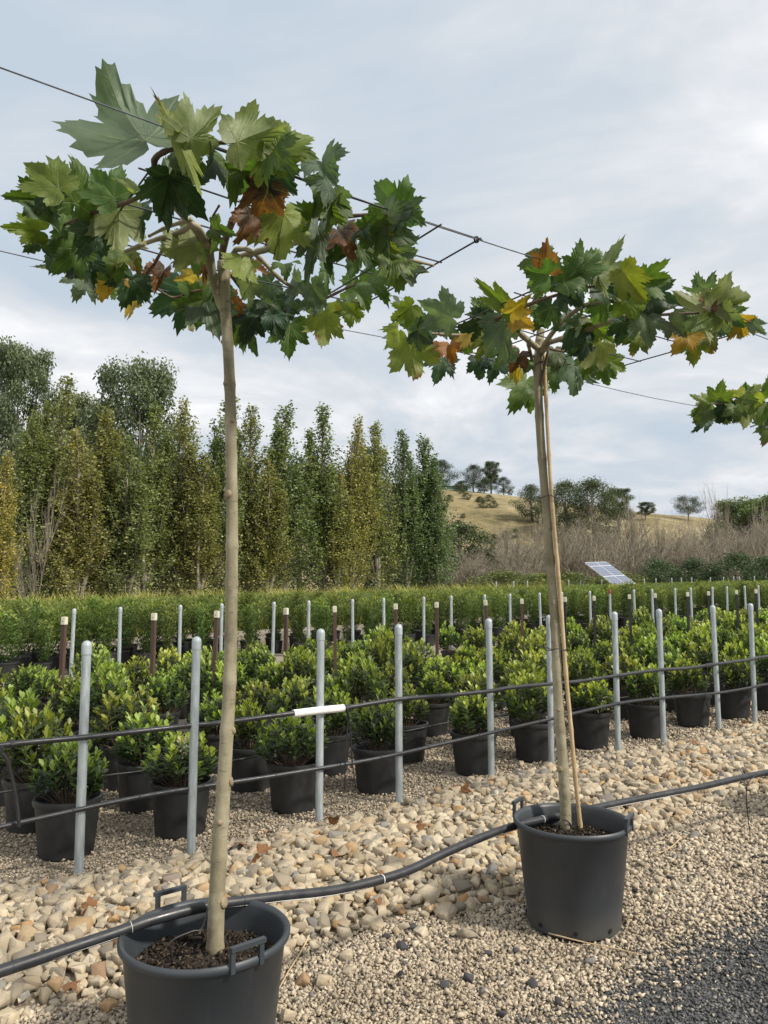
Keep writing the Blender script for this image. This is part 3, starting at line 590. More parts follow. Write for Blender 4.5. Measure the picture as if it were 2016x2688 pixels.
for r in range(9):
    for c in range(-1, 27):
        if r == 0:
            if c + 1 >= len(front_us): continue
            u = front_us[c + 1] + rng.normal(0, .015)
        else:
            u = SMALL_U0 + SMALL_DU * c + rng.normal(0, .03)
        v = SMALL_V0 + SMALL_DV * r + rng.normal(0, .03)
        if r > 1 and c > 3 and (c % 6 == 3): continue                      # working aisles between the blocks
        if abs(v - 7.2) < .18: v += 0.12 if v > 7.2 else -0.12
        p = P(u, v)
        if not visible(p) or (r > 1 and rng.random() < 0.03): continue
        br = rng.uniform(.68, 1.3)
        small_shrub(u, v, front_label(u) if r == 0 else f'bushy green potted shrub in the {ORD[r + 1]} row of the low bed',
                    'potted shrubs in the front row' if r == 0 else f'potted shrubs in the {ORD[r + 1]} row of the low bed', rng.uniform(.78, 1.0) if r == 0 else rng.uniform(.76, 1.16), (br * rng.uniform(.9, 1.2), br, br * rng.uniform(.75, 1.15)))
        n_small += 1
# tall hedge of narrow-leaved plants
LEAF4 = np.array([(0, 0, 0), (-.11, .45, .04), (0, .5, -.03), (.11, .45, .04), (0, 1, -.05)], float); LEAF4F = np.array([(0, 2, 1), (0, 3, 2), (1, 2, 4), (2, 3, 4)])
def tall_mesh(seed, n=620):
    r = np.random.default_rng(seed); P_, D_, N_, S_, T_ = [], [], [], [], []
    stems = [(r.uniform(0, 6.28), r.uniform(.02, .26), r.uniform(.8, 1.04)) for _ in range(9)]
    for i in range(n):
        a, rr, hh = stems[i % 9]; t = r.random() ** .8; z = .30 + (.95 * hh) * t; rad = rr * min(1, .35 + t * 1.3)
        c = np.array([rad * math.cos(a), rad * math.sin(a), z]) + np.append(r.normal(0, .035, 2), 0)
        b = r.uniform(0, 6.28); d = np.array([math.cos(b), math.sin(b), r.uniform(.25, 1.1)]); P_.append(c); D_.append(d); N_.append(np.array([-math.cos(b) * .6, -math.sin(b) * .6, 1.0]) + r.normal(0, .3, 3)); S_.append(r.uniform(.085, .14)); T_.append(np.clip(.28 + .42 * t + r.normal(0, .16) + (.2 if t > .93 else 0), 0, 1))
    V, Fc, T = scatter(LEAF4, LEAF4F, np.array(P_), np.array(D_), np.array(N_), np.array(S_), np.array(T_)); return npmesh('foliage', V, Fc, M['tall'], True, {'tint': T})
talls = [tall_mesh(80 + k) for k in range(5)]
tall_pot = pot_proto('pot', 0.15, 0.185, 0.32, 0.27, M['smallpot'], 18); tall_soil = soil_mesh(0.168, 0.27, 12)
n_tall = 0; restP = []
for r in range(11):
    for c in range(-2, 64):
        u = 0.6 + 0.52 * c + rng.normal(0, .05) + (r % 2) * .26; v = 13.3 + 0.56 * r + rng.normal(0, .05); p = P(u, v)
        if (c % 13 == 12 and r < 3) or rng.random() < .05: continue
        if not visible(p, 260, 1.3): continue
        if r < 5 and n_tall < 290:
            t = thing('tall_potted_shrub', f'tall narrow-leaved potted shrub in the {ORD[r + 1]} row of the hedge block', 'potted shrub', p, rng.uniform(0, 6.28), f'tall potted shrubs in the {ORD[r + 1]} row of the hedge')
            sc = rng.uniform(.74, .97); t.scale = (sc, sc, sc * rng.uniform(.95, 1.05))
            obj('pot', tall_pot, t); obj('soil', tall_soil, t); f = obj('foliage', talls[int(rng.integers(5))], t); f['kind'] = 'stuff'; g = rng.uniform(.62, 1.3); f.color = (g * rng.uniform(.9, 1.15), g, g * rng.uniform(.8, 1.1), 1); n_tall += 1
        else: restP.append((p, r))
parts = []
rr_ = np.random.default_rng(5)
for p, r in restP:
    n = 120; q = rr_.uniform(-.3, .3, (n, 2)); z = .50 + .60 * rr_.random(n) ** .6 * rr_.uniform(.93, 1.05); b = rr_.uniform(0, 6.28, n); D = np.stack([np.cos(b), np.sin(b), rr_.uniform(.3, 1.2, n)], 1)
    yl = 0.18 if r > 7 else 0
    parts.append(scatter(LEAF4, LEAF4F, np.c_[q + [p.x, p.y], z + p.z], D, np.stack([-np.cos(b) * .6, -np.sin(b) * .6, np.ones(n)], 1), rr_.uniform(.08, .14, n), np.clip(.45 + .3 * (z - .5) + yl + rr_.normal(0, .15, n), 0, 1)))
V, Fc, T = join(parts); o = obj('hedge_mass', npmesh('hedge_mass', V, Fc, M['tall'], True, {'tint': T})); o['kind'] = 'stuff'; o['label'] = 'far rows of the tall hedge merging into one green mass'; o['category'] = 'hedge'; o.color = (1.05, 1.0, .9, 1)
# tussock grass strip behind the hedge
n = 30000; gu = rr_.uniform(-8, 26, n); gv = 21.6 + 4.4 * rr_.random(n); tf = np.sin(gu * 3.1 + gv) * np.sin(gv * 2.3 + gu * .7); b = rr_.uniform(0, 6.28, n)
q = gu[:, None] * EU + gv[:, None] * EV; X = np.c_[q, gz(gu)]; D = np.stack([np.cos(b) * .55, np.sin(b) * .55, np.ones(n)], 1)
BL = np.array([(-.02, 0, 0), (.02, 0, 0), (.016, .55, .03), (-.016, .55, .03), (0, 1, .16)]); BLF = np.array([(0, 1, 2), (0, 2, 3), (3, 2, 4)])
V, Fc, T = scatter(BL, BLF, X, D, np.stack([np.cos(b), np.sin(b), np.zeros(n)], 1) + .2, (1.0 + .35 * tf + rr_.uniform(-.2, .2, n)) * 1.12, np.clip(.5 + .25 * tf + rr_.normal(0, .22, n), 0, 1))
o = obj('tussock_grass', npmesh('tussock_grass', V, Fc, M['grass'], False, {'tint': T})); o['kind'] = 'stuff'; o['label'] = 'yellow green tussock grass between the hedge and the poplars'; o['category'] = 'grass'

# ------------------------------------------------------------------ background trees
QUAD = np.array([(0, 0, 0), (.42, .5, .06), (0, 1, 0), (-.42, .5, .06)], float); QUADF = np.array([(0, 1, 2), (0, 2, 3)])
def poplar_mesh(seed, n=14000, h=10.0, w=1.35):
    r = np.random.default_rng(seed); tr = MB(); br = []
    leaders = [(0.0, 0.0, 1.0, 1.0)] + [(r.uniform(.25, .6) * math.cos(a), r.uniform(.25, .6) * math.sin(a), r.uniform(.66, .93), r.uniform(.4, .62)) for a in r.uniform(0, 6.28, 4)]
    prof = lambda t: np.interp(t, [0, .06, .2, .45, .62, .78, .9, 1], [.5, .85, 1.0, .86, .62, .40, .22, .05]) * w
    for li, (lx, ly, lh, lw) in enumerate(leaders):
        tr.tube([(0, 0, -.1 if li == 0 else .6), (lx * .7, ly * .7, h * lh * .35), (lx, ly, h * lh * .7), (lx * 1.05, ly * 1.05, h * lh * .98)], [.12 if li == 0 else .06, .07, .045, .01], 6)
        nb = 85 if li == 0 else 34; t_lo = .02 if li == 0 else .3
        for i in range(nb):
            t0 = t_lo + (.93 - t_lo) * (i / nb); a = i * 2.4 + r.normal(0, .5); ln = h * r.uniform(.08, .22) * (1.1 - .55 * t0); t1 = min(1.0, t0 + ln / h)
            r1 = prof((t0 + t1) / 2) * r.uniform(.35, 1.15) * lw; b0 = np.array([lx * min(1, t0 * 1.6), ly * min(1, t0 * 1.6), t0 * h * lh]); c, q = math.cos(a), math.sin(a)
            p1 = b0 + [r1 * .68 * c, r1 * .68 * q, (t1 - t0) * .42 * h * lh]; p2 = b0 + [r1 * c, r1 * q, (t1 - t0) * h * lh]; br.append((b0, p1, p2, r.normal(0, .13), ln)); tr.tube([Vector(b0), Vector(p1), Vector(p2)], [.022, .014, .005], 3, False)
    wgt = np.array([b[4] for b in br]) ** 1.1; k = r.choice(len(br), n, p=wgt / wgt.sum()); s_ = .15 + .87 * r.random(n) ** .8
    A = np.array([b[0] for b in br])[k]; B = np.array([b[1] for b in br])[k]; C_ = np.array([b[2] for b in br])[k]; tb = np.array([b[3] for b in br])[k]; t = s_[:, None]
    Pp = (1 - t) ** 2 * A + 2 * t * (1 - t) * B + t * t * C_; hz = Pp[:, 2:3] / h
    Pp += r.normal(0, 1, (n, 3)) * np.array([.10, .10, .13]) * np.interp(hz, [0, .7, 1], [1.15, .9, .6]); Pp[:, 2] = np.maximum(Pp[:, 2], .1)
    b = r.uniform(0, 6.28, n); D = np.stack([np.cos(b), np.sin(b), r.uniform(-.9, .7, n)], 1); Nn = r.normal(size=(n, 3)) + [0, 0, .5]; ylw = np.interp(Pp[:, 2] / h, [0, .35, .7, 1], [.10, .08, 0, .02])
    V, Fc, T = scatter(QUAD, QUADF, Pp, D, Nn, r.uniform(.07, .13, n), np.clip(.48 + tb + ylw + r.normal(0, .2, n), 0, 1))
    return tr.mesh('trunk', M['farbark']), npmesh('crown', V, Fc, M['poplar'], False, {'tint': T})
poplars = [poplar_mesh(900 + k) for k in range(5)]
HT = {}
def top_of(m_):
    if m_.name not in HT: c_ = np.empty(len(m_.vertices) * 3, np.float32); m_.vertices.foreach_get('co', c_); HT[m_.name] = float(np.percentile(c_[2::3], 99.7))
    return HT[m_.name]
def place_tree(name, ms, px, ytop, Y, base_h, label, group, width=1.0, col=(1, 1, 1), cat='tree', wobble=.04):
    g = on_Y(px, 1546, Y); z0 = ground_z(g); top = on_Y(px, ytop, Y).z; base_h = max(top_of(m_) for m_ in ms if m_); s = (top - z0) / base_h
    t = thing(name, label, cat, (g.x, g.y, z0), rng.uniform(0, 6.28), group); t.rotation_euler.x = rng.normal(0, wobble * .5); t.rotation_euler.y = rng.normal(0, wobble * .5)
    t.scale = (s * width, s * width, s); a = obj('trunk', ms[0], t)
    if ms[1] is not None: c = obj('crown', ms[1], t); c['kind'] = 'stuff'; c.color = (*col, 1)
    return t
PO = [(141, 990, 33, 1.15, (.95, .98, .9)), (271, 1073, 34, 1.2, (1.05, 1.0, .85)), (376, 1066, 35, 1.15, (.85, .95, .85)), (463, 1052, 36, 1.1, (1.0, .98, .85)), (568, 1048, 37, 1.05, (.75, .92, .85)), (655, 1066, 38.5, 1.05, (.95, .95, .8)),
      (745, 1063, 39.5, 1.2, (.72, .9, .8)), (843, 1063, 41, 1.15, (.8, .95, .85)), (922, 1095, 42.5, 1.0, (1.12, 1.02, .75)), (995, 1110, 44, 1.05, (.95, 1.0, .8)), (1070, 1131, 45.5, 1.1, (.62, .82, .8)), (1118, 1146, 47, 1.25, (.58, .80, .80))]
for i, (px, yt, Y, w, c) in enumerate(PO):
    lab = f'{ORD[11 - i]} tall poplar counted back from the dark green poplar by the hillside'; grp = 'poplars in a row behind the hedge'
    if i == 11: lab, grp = 'dark green poplar closing the row next to the dry hillside', None
    if i == 8: lab, grp = 'slender poplar turned mostly yellow within the poplar row', None
    place_tree('poplar', poplars[i % 5], px, yt, Y, 10.0, lab, grp, w * 1.18, c)
for px, yt, Y, w, c in ((205, 1130, 31.5, 1.2, (1.1, 1.0, .8)), (330, 1150, 32.5, 1.25, (.8, .9, .8)), (60, 1080, 32, 1.2, (.85, .95, .85)), (520, 1190, 35.5, 1.2, (1.02, .98, .75)), (700, 1200, 38, 1.2, (1.05, 1.0, .75)), (885, 1230, 41, 1.2, (1.05, 1.0, .75)), (1150, 1250, 46, 1.0, (.6, .82, .8))):
    place_tree('poplar', poplars[int(rng.integers(5))], px, yt, Y, 10.0, 'shorter bushy poplar before the ' + min((abs(q[0] - px), ORD[11 - z_] + ' poplar counted back from the hillside end' if z_ < 11 else 'dark green poplar at the hillside end') for z_, q in enumerate(PO))[1], 'shorter poplars in the row', w * 1.25, c)
place_tree('poplar', poplars[1], -5, 1195, 24, 10.0, 'low golden yellow poplar in front of the green poplars', None, 1.1, (1.45, 1.2, .72))
def gum_mesh(seed, n=26000, h=10.0, spread=2.9, clumps=46, lo=.32, flat=.72, csize=.86, leaf=.19):
    r = np.random.default_rng(seed); tr = MB(); tr.tube([(0, 0, -.2), (.2, .1, h * .25), (-.1, .1, h * .5), (0, 0, h * .72)], [.26, .2, .14, .06], 8); Ps = []; Ts = []; per = n // clumps
    for i in range(clumps):
        a = i * 2.4 + r.normal(0, .4); t = lo + (1 - lo) * (i + .5) / clumps; rad = spread * math.sqrt(max(0, 1 - ((t - (lo + .28)) / .52) ** 2)) * r.uniform(.35, 1.0)
        c = np.array([rad * math.cos(a), rad * math.sin(a), h * min(t, .93)]); st = Vector((0, 0, h * (.22 + .4 * r.random() * t)))
        tr.tube([st, (st + Vector(c)) * .5 + Vector((0, 0, -.2)), Vector(c)], [.08, .05, .015], 4, False); cs = csize * r.uniform(.7, 1.3)
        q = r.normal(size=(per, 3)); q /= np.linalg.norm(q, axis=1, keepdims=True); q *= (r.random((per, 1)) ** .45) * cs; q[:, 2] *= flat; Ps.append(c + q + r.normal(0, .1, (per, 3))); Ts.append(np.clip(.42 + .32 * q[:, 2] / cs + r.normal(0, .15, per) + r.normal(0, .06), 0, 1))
    Pp = np.concatenate(Ps); m = len(Pp); b = r.uniform(0, 6.28, m); D = np.stack([np.cos(b), np.sin(b), r.uniform(-1.4, .2, m)], 1)
    V, Fc, T = scatter(QUAD * [.6, 1, 1], QUADF, Pp, D, r.normal(size=(m, 3)), r.uniform(.7, 1.2, m) * leaf, np.concatenate(Ts)); return tr.mesh('trunk', M['farbark']), npmesh('crown', V, Fc, M['gum'], False, {'tint': T})
gums = [gum_mesh(700 + k) for k in range(3)]; bushy = [gum_mesh(720 + k, 11000, 10, 4.4, 36, .12, .75, 1.5, .25) for k in range(2)]; umb = gum_mesh(740, 12000, 10, 5.2, 40, .34, .75, 1.9, .26)
place_tree('gum_tree', gums[0], 354, 955, 52, 10, 'tall broad gum tree rising above the poplar row', None, .68, (1.25, 1.3, 1.15), wobble=.01)
place_tree('gum_tree', gums[1], 200, 1040, 55, 10, 'smaller gum tree beside the tall broad gum behind the poplars', None, .62, (1.3, 1.3, 1.15), wobble=.01)
place_tree('gum_tree', gums[2], 18, 905, 44, 10, 'grey green gum tree towering over the golden poplar', None, .52, (1.2, 1.25, 1.1), wobble=.01)
for i, px in enumerate((-60, 90, 260, 430, 610, 790, 960, 1090)):
    place_tree('dark_tree', bushy[i % 2], px, 1175 + 12 * (i % 3) + (70 if i > 6 else 0), 58, 10, 'dark bushy tree standing behind the poplar row', 'dark trees behind the poplars', .95, (.6, .68, .6), wobble=.01)
HB = [(1215, 1262, 154, 'bushy', 1.7, 'low dark tree between the shed and the broad hilltop gum'), (1275, 1258, 155, 'bushy', 1.5, 'low dark tree under the tall open gum on the hilltop'), (1158, 1208, 155, 'bushy', 1.25, 'rounded dark tree on the hilltop beside the pale green shed'), (1246, 1219, 158, 'bushy', 1.0, 'broad dark gum tree on the grassy hilltop by the shed'), (1293, 1212, 158, 'gum', .8, 'tall open gum on the hilltop with a bare high crown'), (1326, 1252, 157, 'bushy', 1.1, 'slim gum at the edge of the hilltop clump'), (1344, 1284, 156, 'bushy', .9, 'small round bush at the end of the hilltop clump'),
      (1398, 1272, 120, 'bushy', 1.3, 'dark tree at the left edge of the green grove on the slope'), (1440, 1285, 118, 'bushy', 1.3, 'low green tree within the grove on the slope'), (1490, 1262, 112, 'bushy', 1.35, 'tall rounded tree in the middle of the slope grove'), (1560, 1256, 108, 'bushy', 1.35, 'tallest broad tree of the slope grove'), (1627, 1283, 118, 'gum', 1.25, 'open gum tree at the right edge of the slope grove'),
      (1702, 1318, 130, 'gum', 1.6, 'pale olive tree on the slope beyond the grove'), (1815, 1301, 140, 'umb', 1.1, 'lone umbrella shaped tree standing on the ridge'), (1975, 1310, 75, 'gum', 1.3, 'light green tree near the dark house on the ridge'), (2050, 1300, 72, 'gum', 1.3, 'light green tree at the far side of the dark house'), (1205, 1372, 80, 'bushy', 2.2, 'dark green bushy tree at the foot of the hill by the poplars'), (1275, 1440, 78, 'bushy', 2.2, 'low dark bush at the foot of the hill')]
for px, yt, Y, kd, w, lab in HB:
    ms = umb if kd == 'umb' else (bushy if kd == 'bushy' else gums)[int(rng.integers(2))]
    w *= 1.25 if Y > 150 else 1.0
    place_tree('hill_tree', ms, px, yt, Y, 10, lab, None, w, ((.50, .58, .46) if Y > 135 else (.80, .86, .64)) if kd != 'gum' else (.75, .8, .68), wobble=.01) if Y > 80 else place_tree('hill_tree', ms, px, yt, Y, 10, lab, None, w, (1.2, 1.35, .8) if kd == 'gum' else (.6, .7, .5), wobble=.01)
for i in range(16):
    px = 1170 + 230 * rng.random(); Y = rng.uniform(95, 150); g = on_Y(px, 1546, Y); z0 = ground_z(g); t = thing('scrub_bush', 'small dark scrub bush on the dry grassy hillside', 'bush', (g.x, g.y, z0 - .1), rng.uniform(0, 6), 'scrub bushes on the hillside'); k = rng.uniform(.07, .16); t.scale = (k * 1.8, k * 1.8, k); obj('trunk', bushy[i % 2][0], t); c = obj('crown', bushy[i % 2][1], t); c['kind'] = 'stuff'; c.color = (.8, .8, .55, 1)
# bare thicket
def bare_mesh(seed, h=6.0, stems=7, spread=.42, depth=3, upright=.75):
    r = np.random.default_rng(seed); m = MB()
    def grow(p, d, ln, rad, lev):
        n = 3; pts = [p]; dd = d.copy()
        for i in range(n): dd = dd + r.normal(0, .10, 3) + np.array([0, 0, .05 * upright]); dd /= np.linalg.norm(dd); pts.append(pts[-1] + dd * ln / n)
        m.tube([Vector(q) for q in pts], [rad, rad * .8, rad * .6, rad * .3], 3, False)
        if lev <= 0: return
        for j in range(7 if lev > 2 else 6):
            k = r.integers(1, n + 1); a = r.uniform(0, 6.28); side = np.array([math.cos(a), math.sin(a), 0.0]); nd = dd * upright + side * r.uniform(.35, .8) + [0, 0, .15]; grow(pts[k], nd / np.linalg.norm(nd), ln * r.uniform(.40, .66), rad * .52, lev - 1)
    for i in range(stems):
        a = i * 6.28 / stems + r.normal(0, .3); d = np.array([math.cos(a) * spread, math.sin(a) * spread, 1.0]); grow(np.array([math.cos(a) * .15, math.sin(a) * .15, -.1]), d / np.linalg.norm(d), h * r.uniform(.45, .62), .055, depth)
    return m.mesh('trunk', M['deadbark']), None
bares = [bare_mesh(600 + k, 6, 7, .40) for k in range(3)] + [bare_mesh(610 + k, 6, 3, .12, 3, 1.3) for k in range(2)]
for row, (Y, n, y0) in enumerate(((66, 21, 1382), (58, 20, 1402), (51, 18, 1432))):
    for i in range(n):
        px = 1150 + (2090 - 1150) * (i + .5 + rng.uniform(-.3, .3)) / n; yt = y0 + rng.uniform(-45, 35) + (45 if px < 1330 else 0)
        k = int(rng.integers(5 if row < 2 else 3)); place_tree('bare_shrub', bares[k], px, yt, Y + rng.uniform(-2, 2), 6.3, 'leafless grey brown shrub in the thicket below the hill', 'bare shrubs of the thicket', 1.25 if k < 3 else .8, wobble=.05)
for px, yt, Y in tuple((1330 + 48 * q + 20 * math.sin(q * 5.0), 1352 + 26 * math.sin(q * 2.3), 55 + 4 * math.sin(q * 3.7)) for q in range(14)) + ((1895, 1262, 60), (1672, 1290, 66), (1745, 1340, 58), (2002, 1300, 58)):
    place_tree('bare_tree', bares[3 + int(rng.integers(2))], px, yt, Y, 6.6, 'tall thin leafless tree rising out of the bare thicket', 'tall bare trees in the thicket', .45)
place_tree('dead_sapling', bares[4], 88, 1240, 27, 6.3, 'thin leafless brown sapling before the poplars', None, .45)
dk = [gum_mesh(760 + k, 6000, 10, 4.8, 26, .10, .8, 1.9, .42) for k in range(2)]
for i, (px, yt, Y, w) in enumerate(((1730, 1468, 40, 1.4), (1823, 1466, 41, 1.4), (1934, 1450, 40, 1.35), (2010, 1462, 41, 1.3))):
    place_tree('evergreen_shrub', dk[i % 2], px, yt, Y, 10, f'{ORD[i + 1]} dense dark evergreen shrub counted from the solar panel', 'dark evergreen shrubs beyond the hedge', w, (.55, .75, .55), 'shrub', .0)
for i, (px, yt, Y, w, c) in enumerate(((1330, 1498, 38, 2.4, (1.3, 1.3, .6)), (1420, 1505, 38, 2.6, (1.5, 1.4, .6)), (1500, 1502, 39, 2.4, (1.2, 1.2, .6)), (1620, 1500, 39, 2.4, (1.4, 1.3, .6)))):
    place_tree('olive_shrub', dk[i % 2], px, yt, Y, 10, f'{ORD[i + 1]} low olive green shrub counted from the poplars along the thicket foot', 'low olive shrubs by the thicket', w, c, 'shrub', .0)
# buildings on the hill
p = on_Y(1188, 1288, 162); z = ground_z(p); t = thing('green_shed', 'long pale green shed on the hilltop among dark trees', 'shed', (p.x, p.y, z))
obj('wall', MB().box((-3.2, 0, -.4), (6.4, 0, 0), (0, 3, 0), (0, 0, 1.5)).mesh('wall', M['roof']), t)
rf = MB(); rf.box((-3.4, -.3, 1.1), (6.8, 0, 0), (0, 1.8, .55), (0, 0, .08)); rf.box((-3.4, 1.5, 1.65), (6.8, 0, 0), (0, 1.8, -.55), (0, 0, .08)); obj('roof', rf.mesh('roof', M['roof']), t)
p = on_Y(1950, 1352, 152); z = ground_z(p); zt = on_Y(1950, 1340, 152).z - z; t = thing('dark_house', 'small dark house with flat eaves on the ridge', 'house', (p.x, p.y, z), .2)
obj('wall', MB().box((-1.6, 0, -.6), (3.2, 0, 0), (0, 4, 0), (0, 0, zt + .6)).mesh('wall', M['darkwall']), t); obj('roof', MB().box((-2.0, -.5, zt), (4.0, 0, 0), (0, 5, 0), (0, 0, .25)).mesh('roof', M['darkwall']), t)
for k in (-1, 1): obj('window', MB().box((k * .8 - .35, -.03, zt * .5), (.7, 0, 0), (0, .05, 0), (0, 0, .7)).mesh('window', M['cells']), t)
# solar panel
Y = 30.0; tl = on_Y(1535, 1477, Y); e1 = Vector((1.12, 1.0, 0.065)); e2 = Vector((0.85, -0.95, -0.88)); nrm = e1.cross(e2).normalized(); nrm = nrm if nrm.z > 0 else -nrm
gp = tl + e1 * .5 + e2 * .5; gz0 = ground_z(gp); t = thing('solar_panel', 'tilted blue solar panel with white frame beyond the hedge', 'solar panel', (gp.x, gp.y, gz0)); off = Vector((gp.x, gp.y, gz0)); a0 = tl - off
def cellquad(o, a, b_):
    me = npmesh('cell_panel', [o, o + a, o + a + b_, o + b_], [(0, 1, 2, 3)], M['cells']); uvl = me.uv_layers.new(name='flat'); 
    for i, c in enumerate(((0, 0), (6, 0), (6, 5), (0, 5))): uvl.data[i].uv = c
    return me
for i in range(2):
    for (j0, j1) in ((0.02, .17), (.20, .62), (.65, .98)): obj('cell_panel', cellquad(a0 + e1 * (.02 + .5 * i) + e2 * j0 + nrm * .022, e1 * .46, e2 * (j1 - j0)), t)
fm = MB(); fm.box(a0 - nrm * .03, e1, e2, nrm * .045); 
obj('frame', fm.mesh('frame', M['alu']), t)
fm = MB(); cpt = e1 * .5 + e2 * .5 + a0; fm.tube([Vector((cpt.x, cpt.y, 0)), cpt - nrm * .02], .05, 8); obj('pole', fm.mesh('pole', M['galv']), t)

# ------------------------------------------------------------------ big pots with plane trees
HALF = [(0, 1.0), (2.5, .90), (5.5, .885), (8, .915), (9, .80), (13, .775), (17, .80), (18.5, .68), (23, .645), (26.5, .655), (29, .50), (33, .57), (36.5, .71), (38.5, .67), (43, .81), (45.5, .785), (50, .93), (53.5, .80), (57, .775), (60.5, .80), (62, .69), (67, .665), (71, .69), (73, .585), (78, .565), (81.5, .575), (85, .43), (90, .53), (94.5, .59), (97, .55), (103, .66), (106.5, .56), (111, .54), (115.5, .555), (118.5, .47), (124, .44), (129, .445), (133, .36), (142, .31), (152, .28), (166, .18), (178, .05)]
def leaf_mesh(seed, L=1.0):
    r = np.random.default_rng(seed); pts = []
    def half(sg):
        out = []
        for i, (a, d) in enumerate(HALF):
            out.append((sg * (a + (r.normal(0, .8) if 0 < i < len(HALF) - 1 else 0)), d * r.uniform(.95, 1.05) * (1 + (.06 * lob[0] if 30 < a < 83 else .10 * lob[1] if a >= 83 else 0))))
        return out
    lob = r.normal(0, 1, 2); rt = half(1); lob = lob + r.normal(0, .4, 2); lf = half(-1)[1:]
    outl = rt + lf[::-1]; n = len(outl); rings = (.2, .4, .6, .8, 1.0); V = [(0, 0)]
    for q in rings:
        for a, d in outl: V.append((q * d * math.sin(R(a)), q * d * math.cos(R(a))))
    V = np.array(V); x, y = V[:, 0], V[:, 1]; rad = np.hypot(x, y); ang = np.arctan2(x, y)
    fold = r.uniform(.10, .55) if seed % 3 else r.uniform(.6, 1.1); droop = r.uniform(.05, .75) if seed % 4 else r.uniform(.8, 1.3); side = r.normal(0, .30); ph = r.uniform(0, 6.28, 4)
    z = fold * np.abs(x) * (1 - .3 * np.abs(x)) - droop * np.maximum(y, 0) ** 2 * .6 - .35 * droop * rad ** 2 + side * x * y
    for _ in range(7):
        kx, ky = r.normal(0, 5.0, 2); z += .026 * np.sin(kx * x + ky * y + r.uniform(0, 6.28)) * np.minimum(1, rad * 2)
    z -= .020 * np.cos(ang * 360 / 51.5) * rad * np.exp(-rad * .8)
    curl = r.uniform(-.35, .55) * np.clip(rad - .6, 0, 1) ** 1.3; z -= curl; z = z - y * z[1 + (len(rings) - 1) * n]
    T = [(0, 1 + (k + 1) % n, 1 + k) for k in range(n)]
    for i in range(len(rings) - 1):
        for k in range(n):
            a, b_ = 1 + i * n + k, 1 + i * n + (k + 1) % n; T += [(a, b_, b_ + n), (a, b_ + n, a + n)]
    me = npmesh('leaf', np.c_[V, z], T, M['leaf'], True, uvs=V); return me
leafs = [leaf_mesh(20 + k) for k in range(28)]; FLAT = [k for k in range(28) if (20 + k) % 3 and (20 + k) % 4]
CO = {'D': (.026, .055, .030, 1), 'G': (.060, .105, .022, 1), 'Y': (.125, .165, .024, 1), 'S': (.070, .105, .066, 1), 'P': (.115, .140, .052, 1), 'B': (.042, .024, .014, .62), 'O': (.30, .20, .028, .86), 'R': (.19, .085, .026, .74), 'M': (.10, .13, .022, .80)}
petiole_m = M['twig']
def add_leaf(tree, origin, J, T, colk, side, narrow=1.0, Lmin=.13, dsign=None, k=None, up=0.0):
    d0 = T - J; view = (J - Vector((0, 0, EYE))).normalized(); L0 = d0.length; L = max(L0, Lmin * random.uniform(.9, 1.15))
    if L > L0 * 1.02: 
        rem = math.sqrt(L * L - L0 * L0); d = d0 + view * min(rem, L0 * 1.2) * (dsign if dsign is not None else random.choice((-1, 1, 1)))
    else: d = d0
    d.normalize(); nn = -view + Vector((random.gauss(0, .28), random.gauss(0, .28), random.gauss(0, .22) + up)); nn = (nn - d * nn.dot(d)).normalized()
    if side < 0: nn = -nn
    x = d.cross(nn).normalized(); z = x.cross(d)
    kk = random.choice(FLAT) if (L0 > .135 and narrow > .65) else random.randrange(len(leafs))
    o = obj('leaf', leafs[kk if k is None else k], tree)
    m = Matrix((x, d, z)).transposed().to_4x4(); m.translation = J - origin; o.matrix_local = m @ Matrix.Diagonal((L * narrow * .82, L * .96, L * (.9 if narrow > .65 else .6), 1))
    c = CO[colk]; j = random.uniform(.78, 1.25); h = random.uniform(-.12, .12); o.color = (c[0] * j * (1 + h), c[1] * j, c[2] * j * (1 - h), c[3] if c[3] < 1 else (1.5 if random.random() < .85 else .95))
    return o
def big_pot(tree, hang, pm, sm, chips):
    pot = obj('pot', pm, tree)
    for s in (0, math.pi):
        a = hang + s; c, sn = math.cos(a), math.sin(a); out = Vector((c, sn, 0)); tn = Vector((-sn, c, 0)); r0 = out * (BR + .004); m = MB(); wd = .044
        for q in (-1, 1): m.box(r0 + tn * (q * wd) - tn * .009 - out * .006 + Vector((0, 0, BH - .022)), tn * .013, out * .012, Vector((0, 0, .056)))
        m.box(r0 - tn * (wd + .009) - out * .007 + Vector((0, 0, BH + .0338)), tn * (2 * wd + .018), out * .016, Vector((0, 0, .012)))
        obj('handle', m.mesh('handle', M['bigpot']), pot)
    obj('soil', sm, tree); f = obj('bark_chips', chips, tree); f['kind'] = 'stuff'
    for k in range(8):
        a = hang + .35 + k * math.pi / 4; h = obj('drain_hole', hole_me, pot); rr = np.interp(.035, [0, BH], [BB, BR]) ; h.location = (rr * math.cos(a), rr * math.sin(a), .035); h.rotation_euler = (0, R(90) - .0, a)
BR, BB, BH = .238, .190, .425
def bigpot_mesh():
    p = [(BB - .03, 0), (BB, .008), (BR - .006, BH - .03), (BR, BH - .026), (BR + .008, BH - .018), (BR + .009, BH - .006), (BR + .003, BH), (BR - .006, BH - .002), (BR - .012, BH - .014), (BR - .016, BH - .04), (BR - .026, .31)]
    return smooth_by_angle(MB().lathe(p, 64, close='bottom').mesh('pot', M['bigpot']), 55)
pot_me = bigpot_mesh(); hole_me = MB().lathe([(.009, -.006), (.009, .0025)], 10, close=True).mesh('drain_hole', M['hole'])
SOILZ = .335
bs_me = soil_mesh(BR - .022, SOILZ, 28, .012)
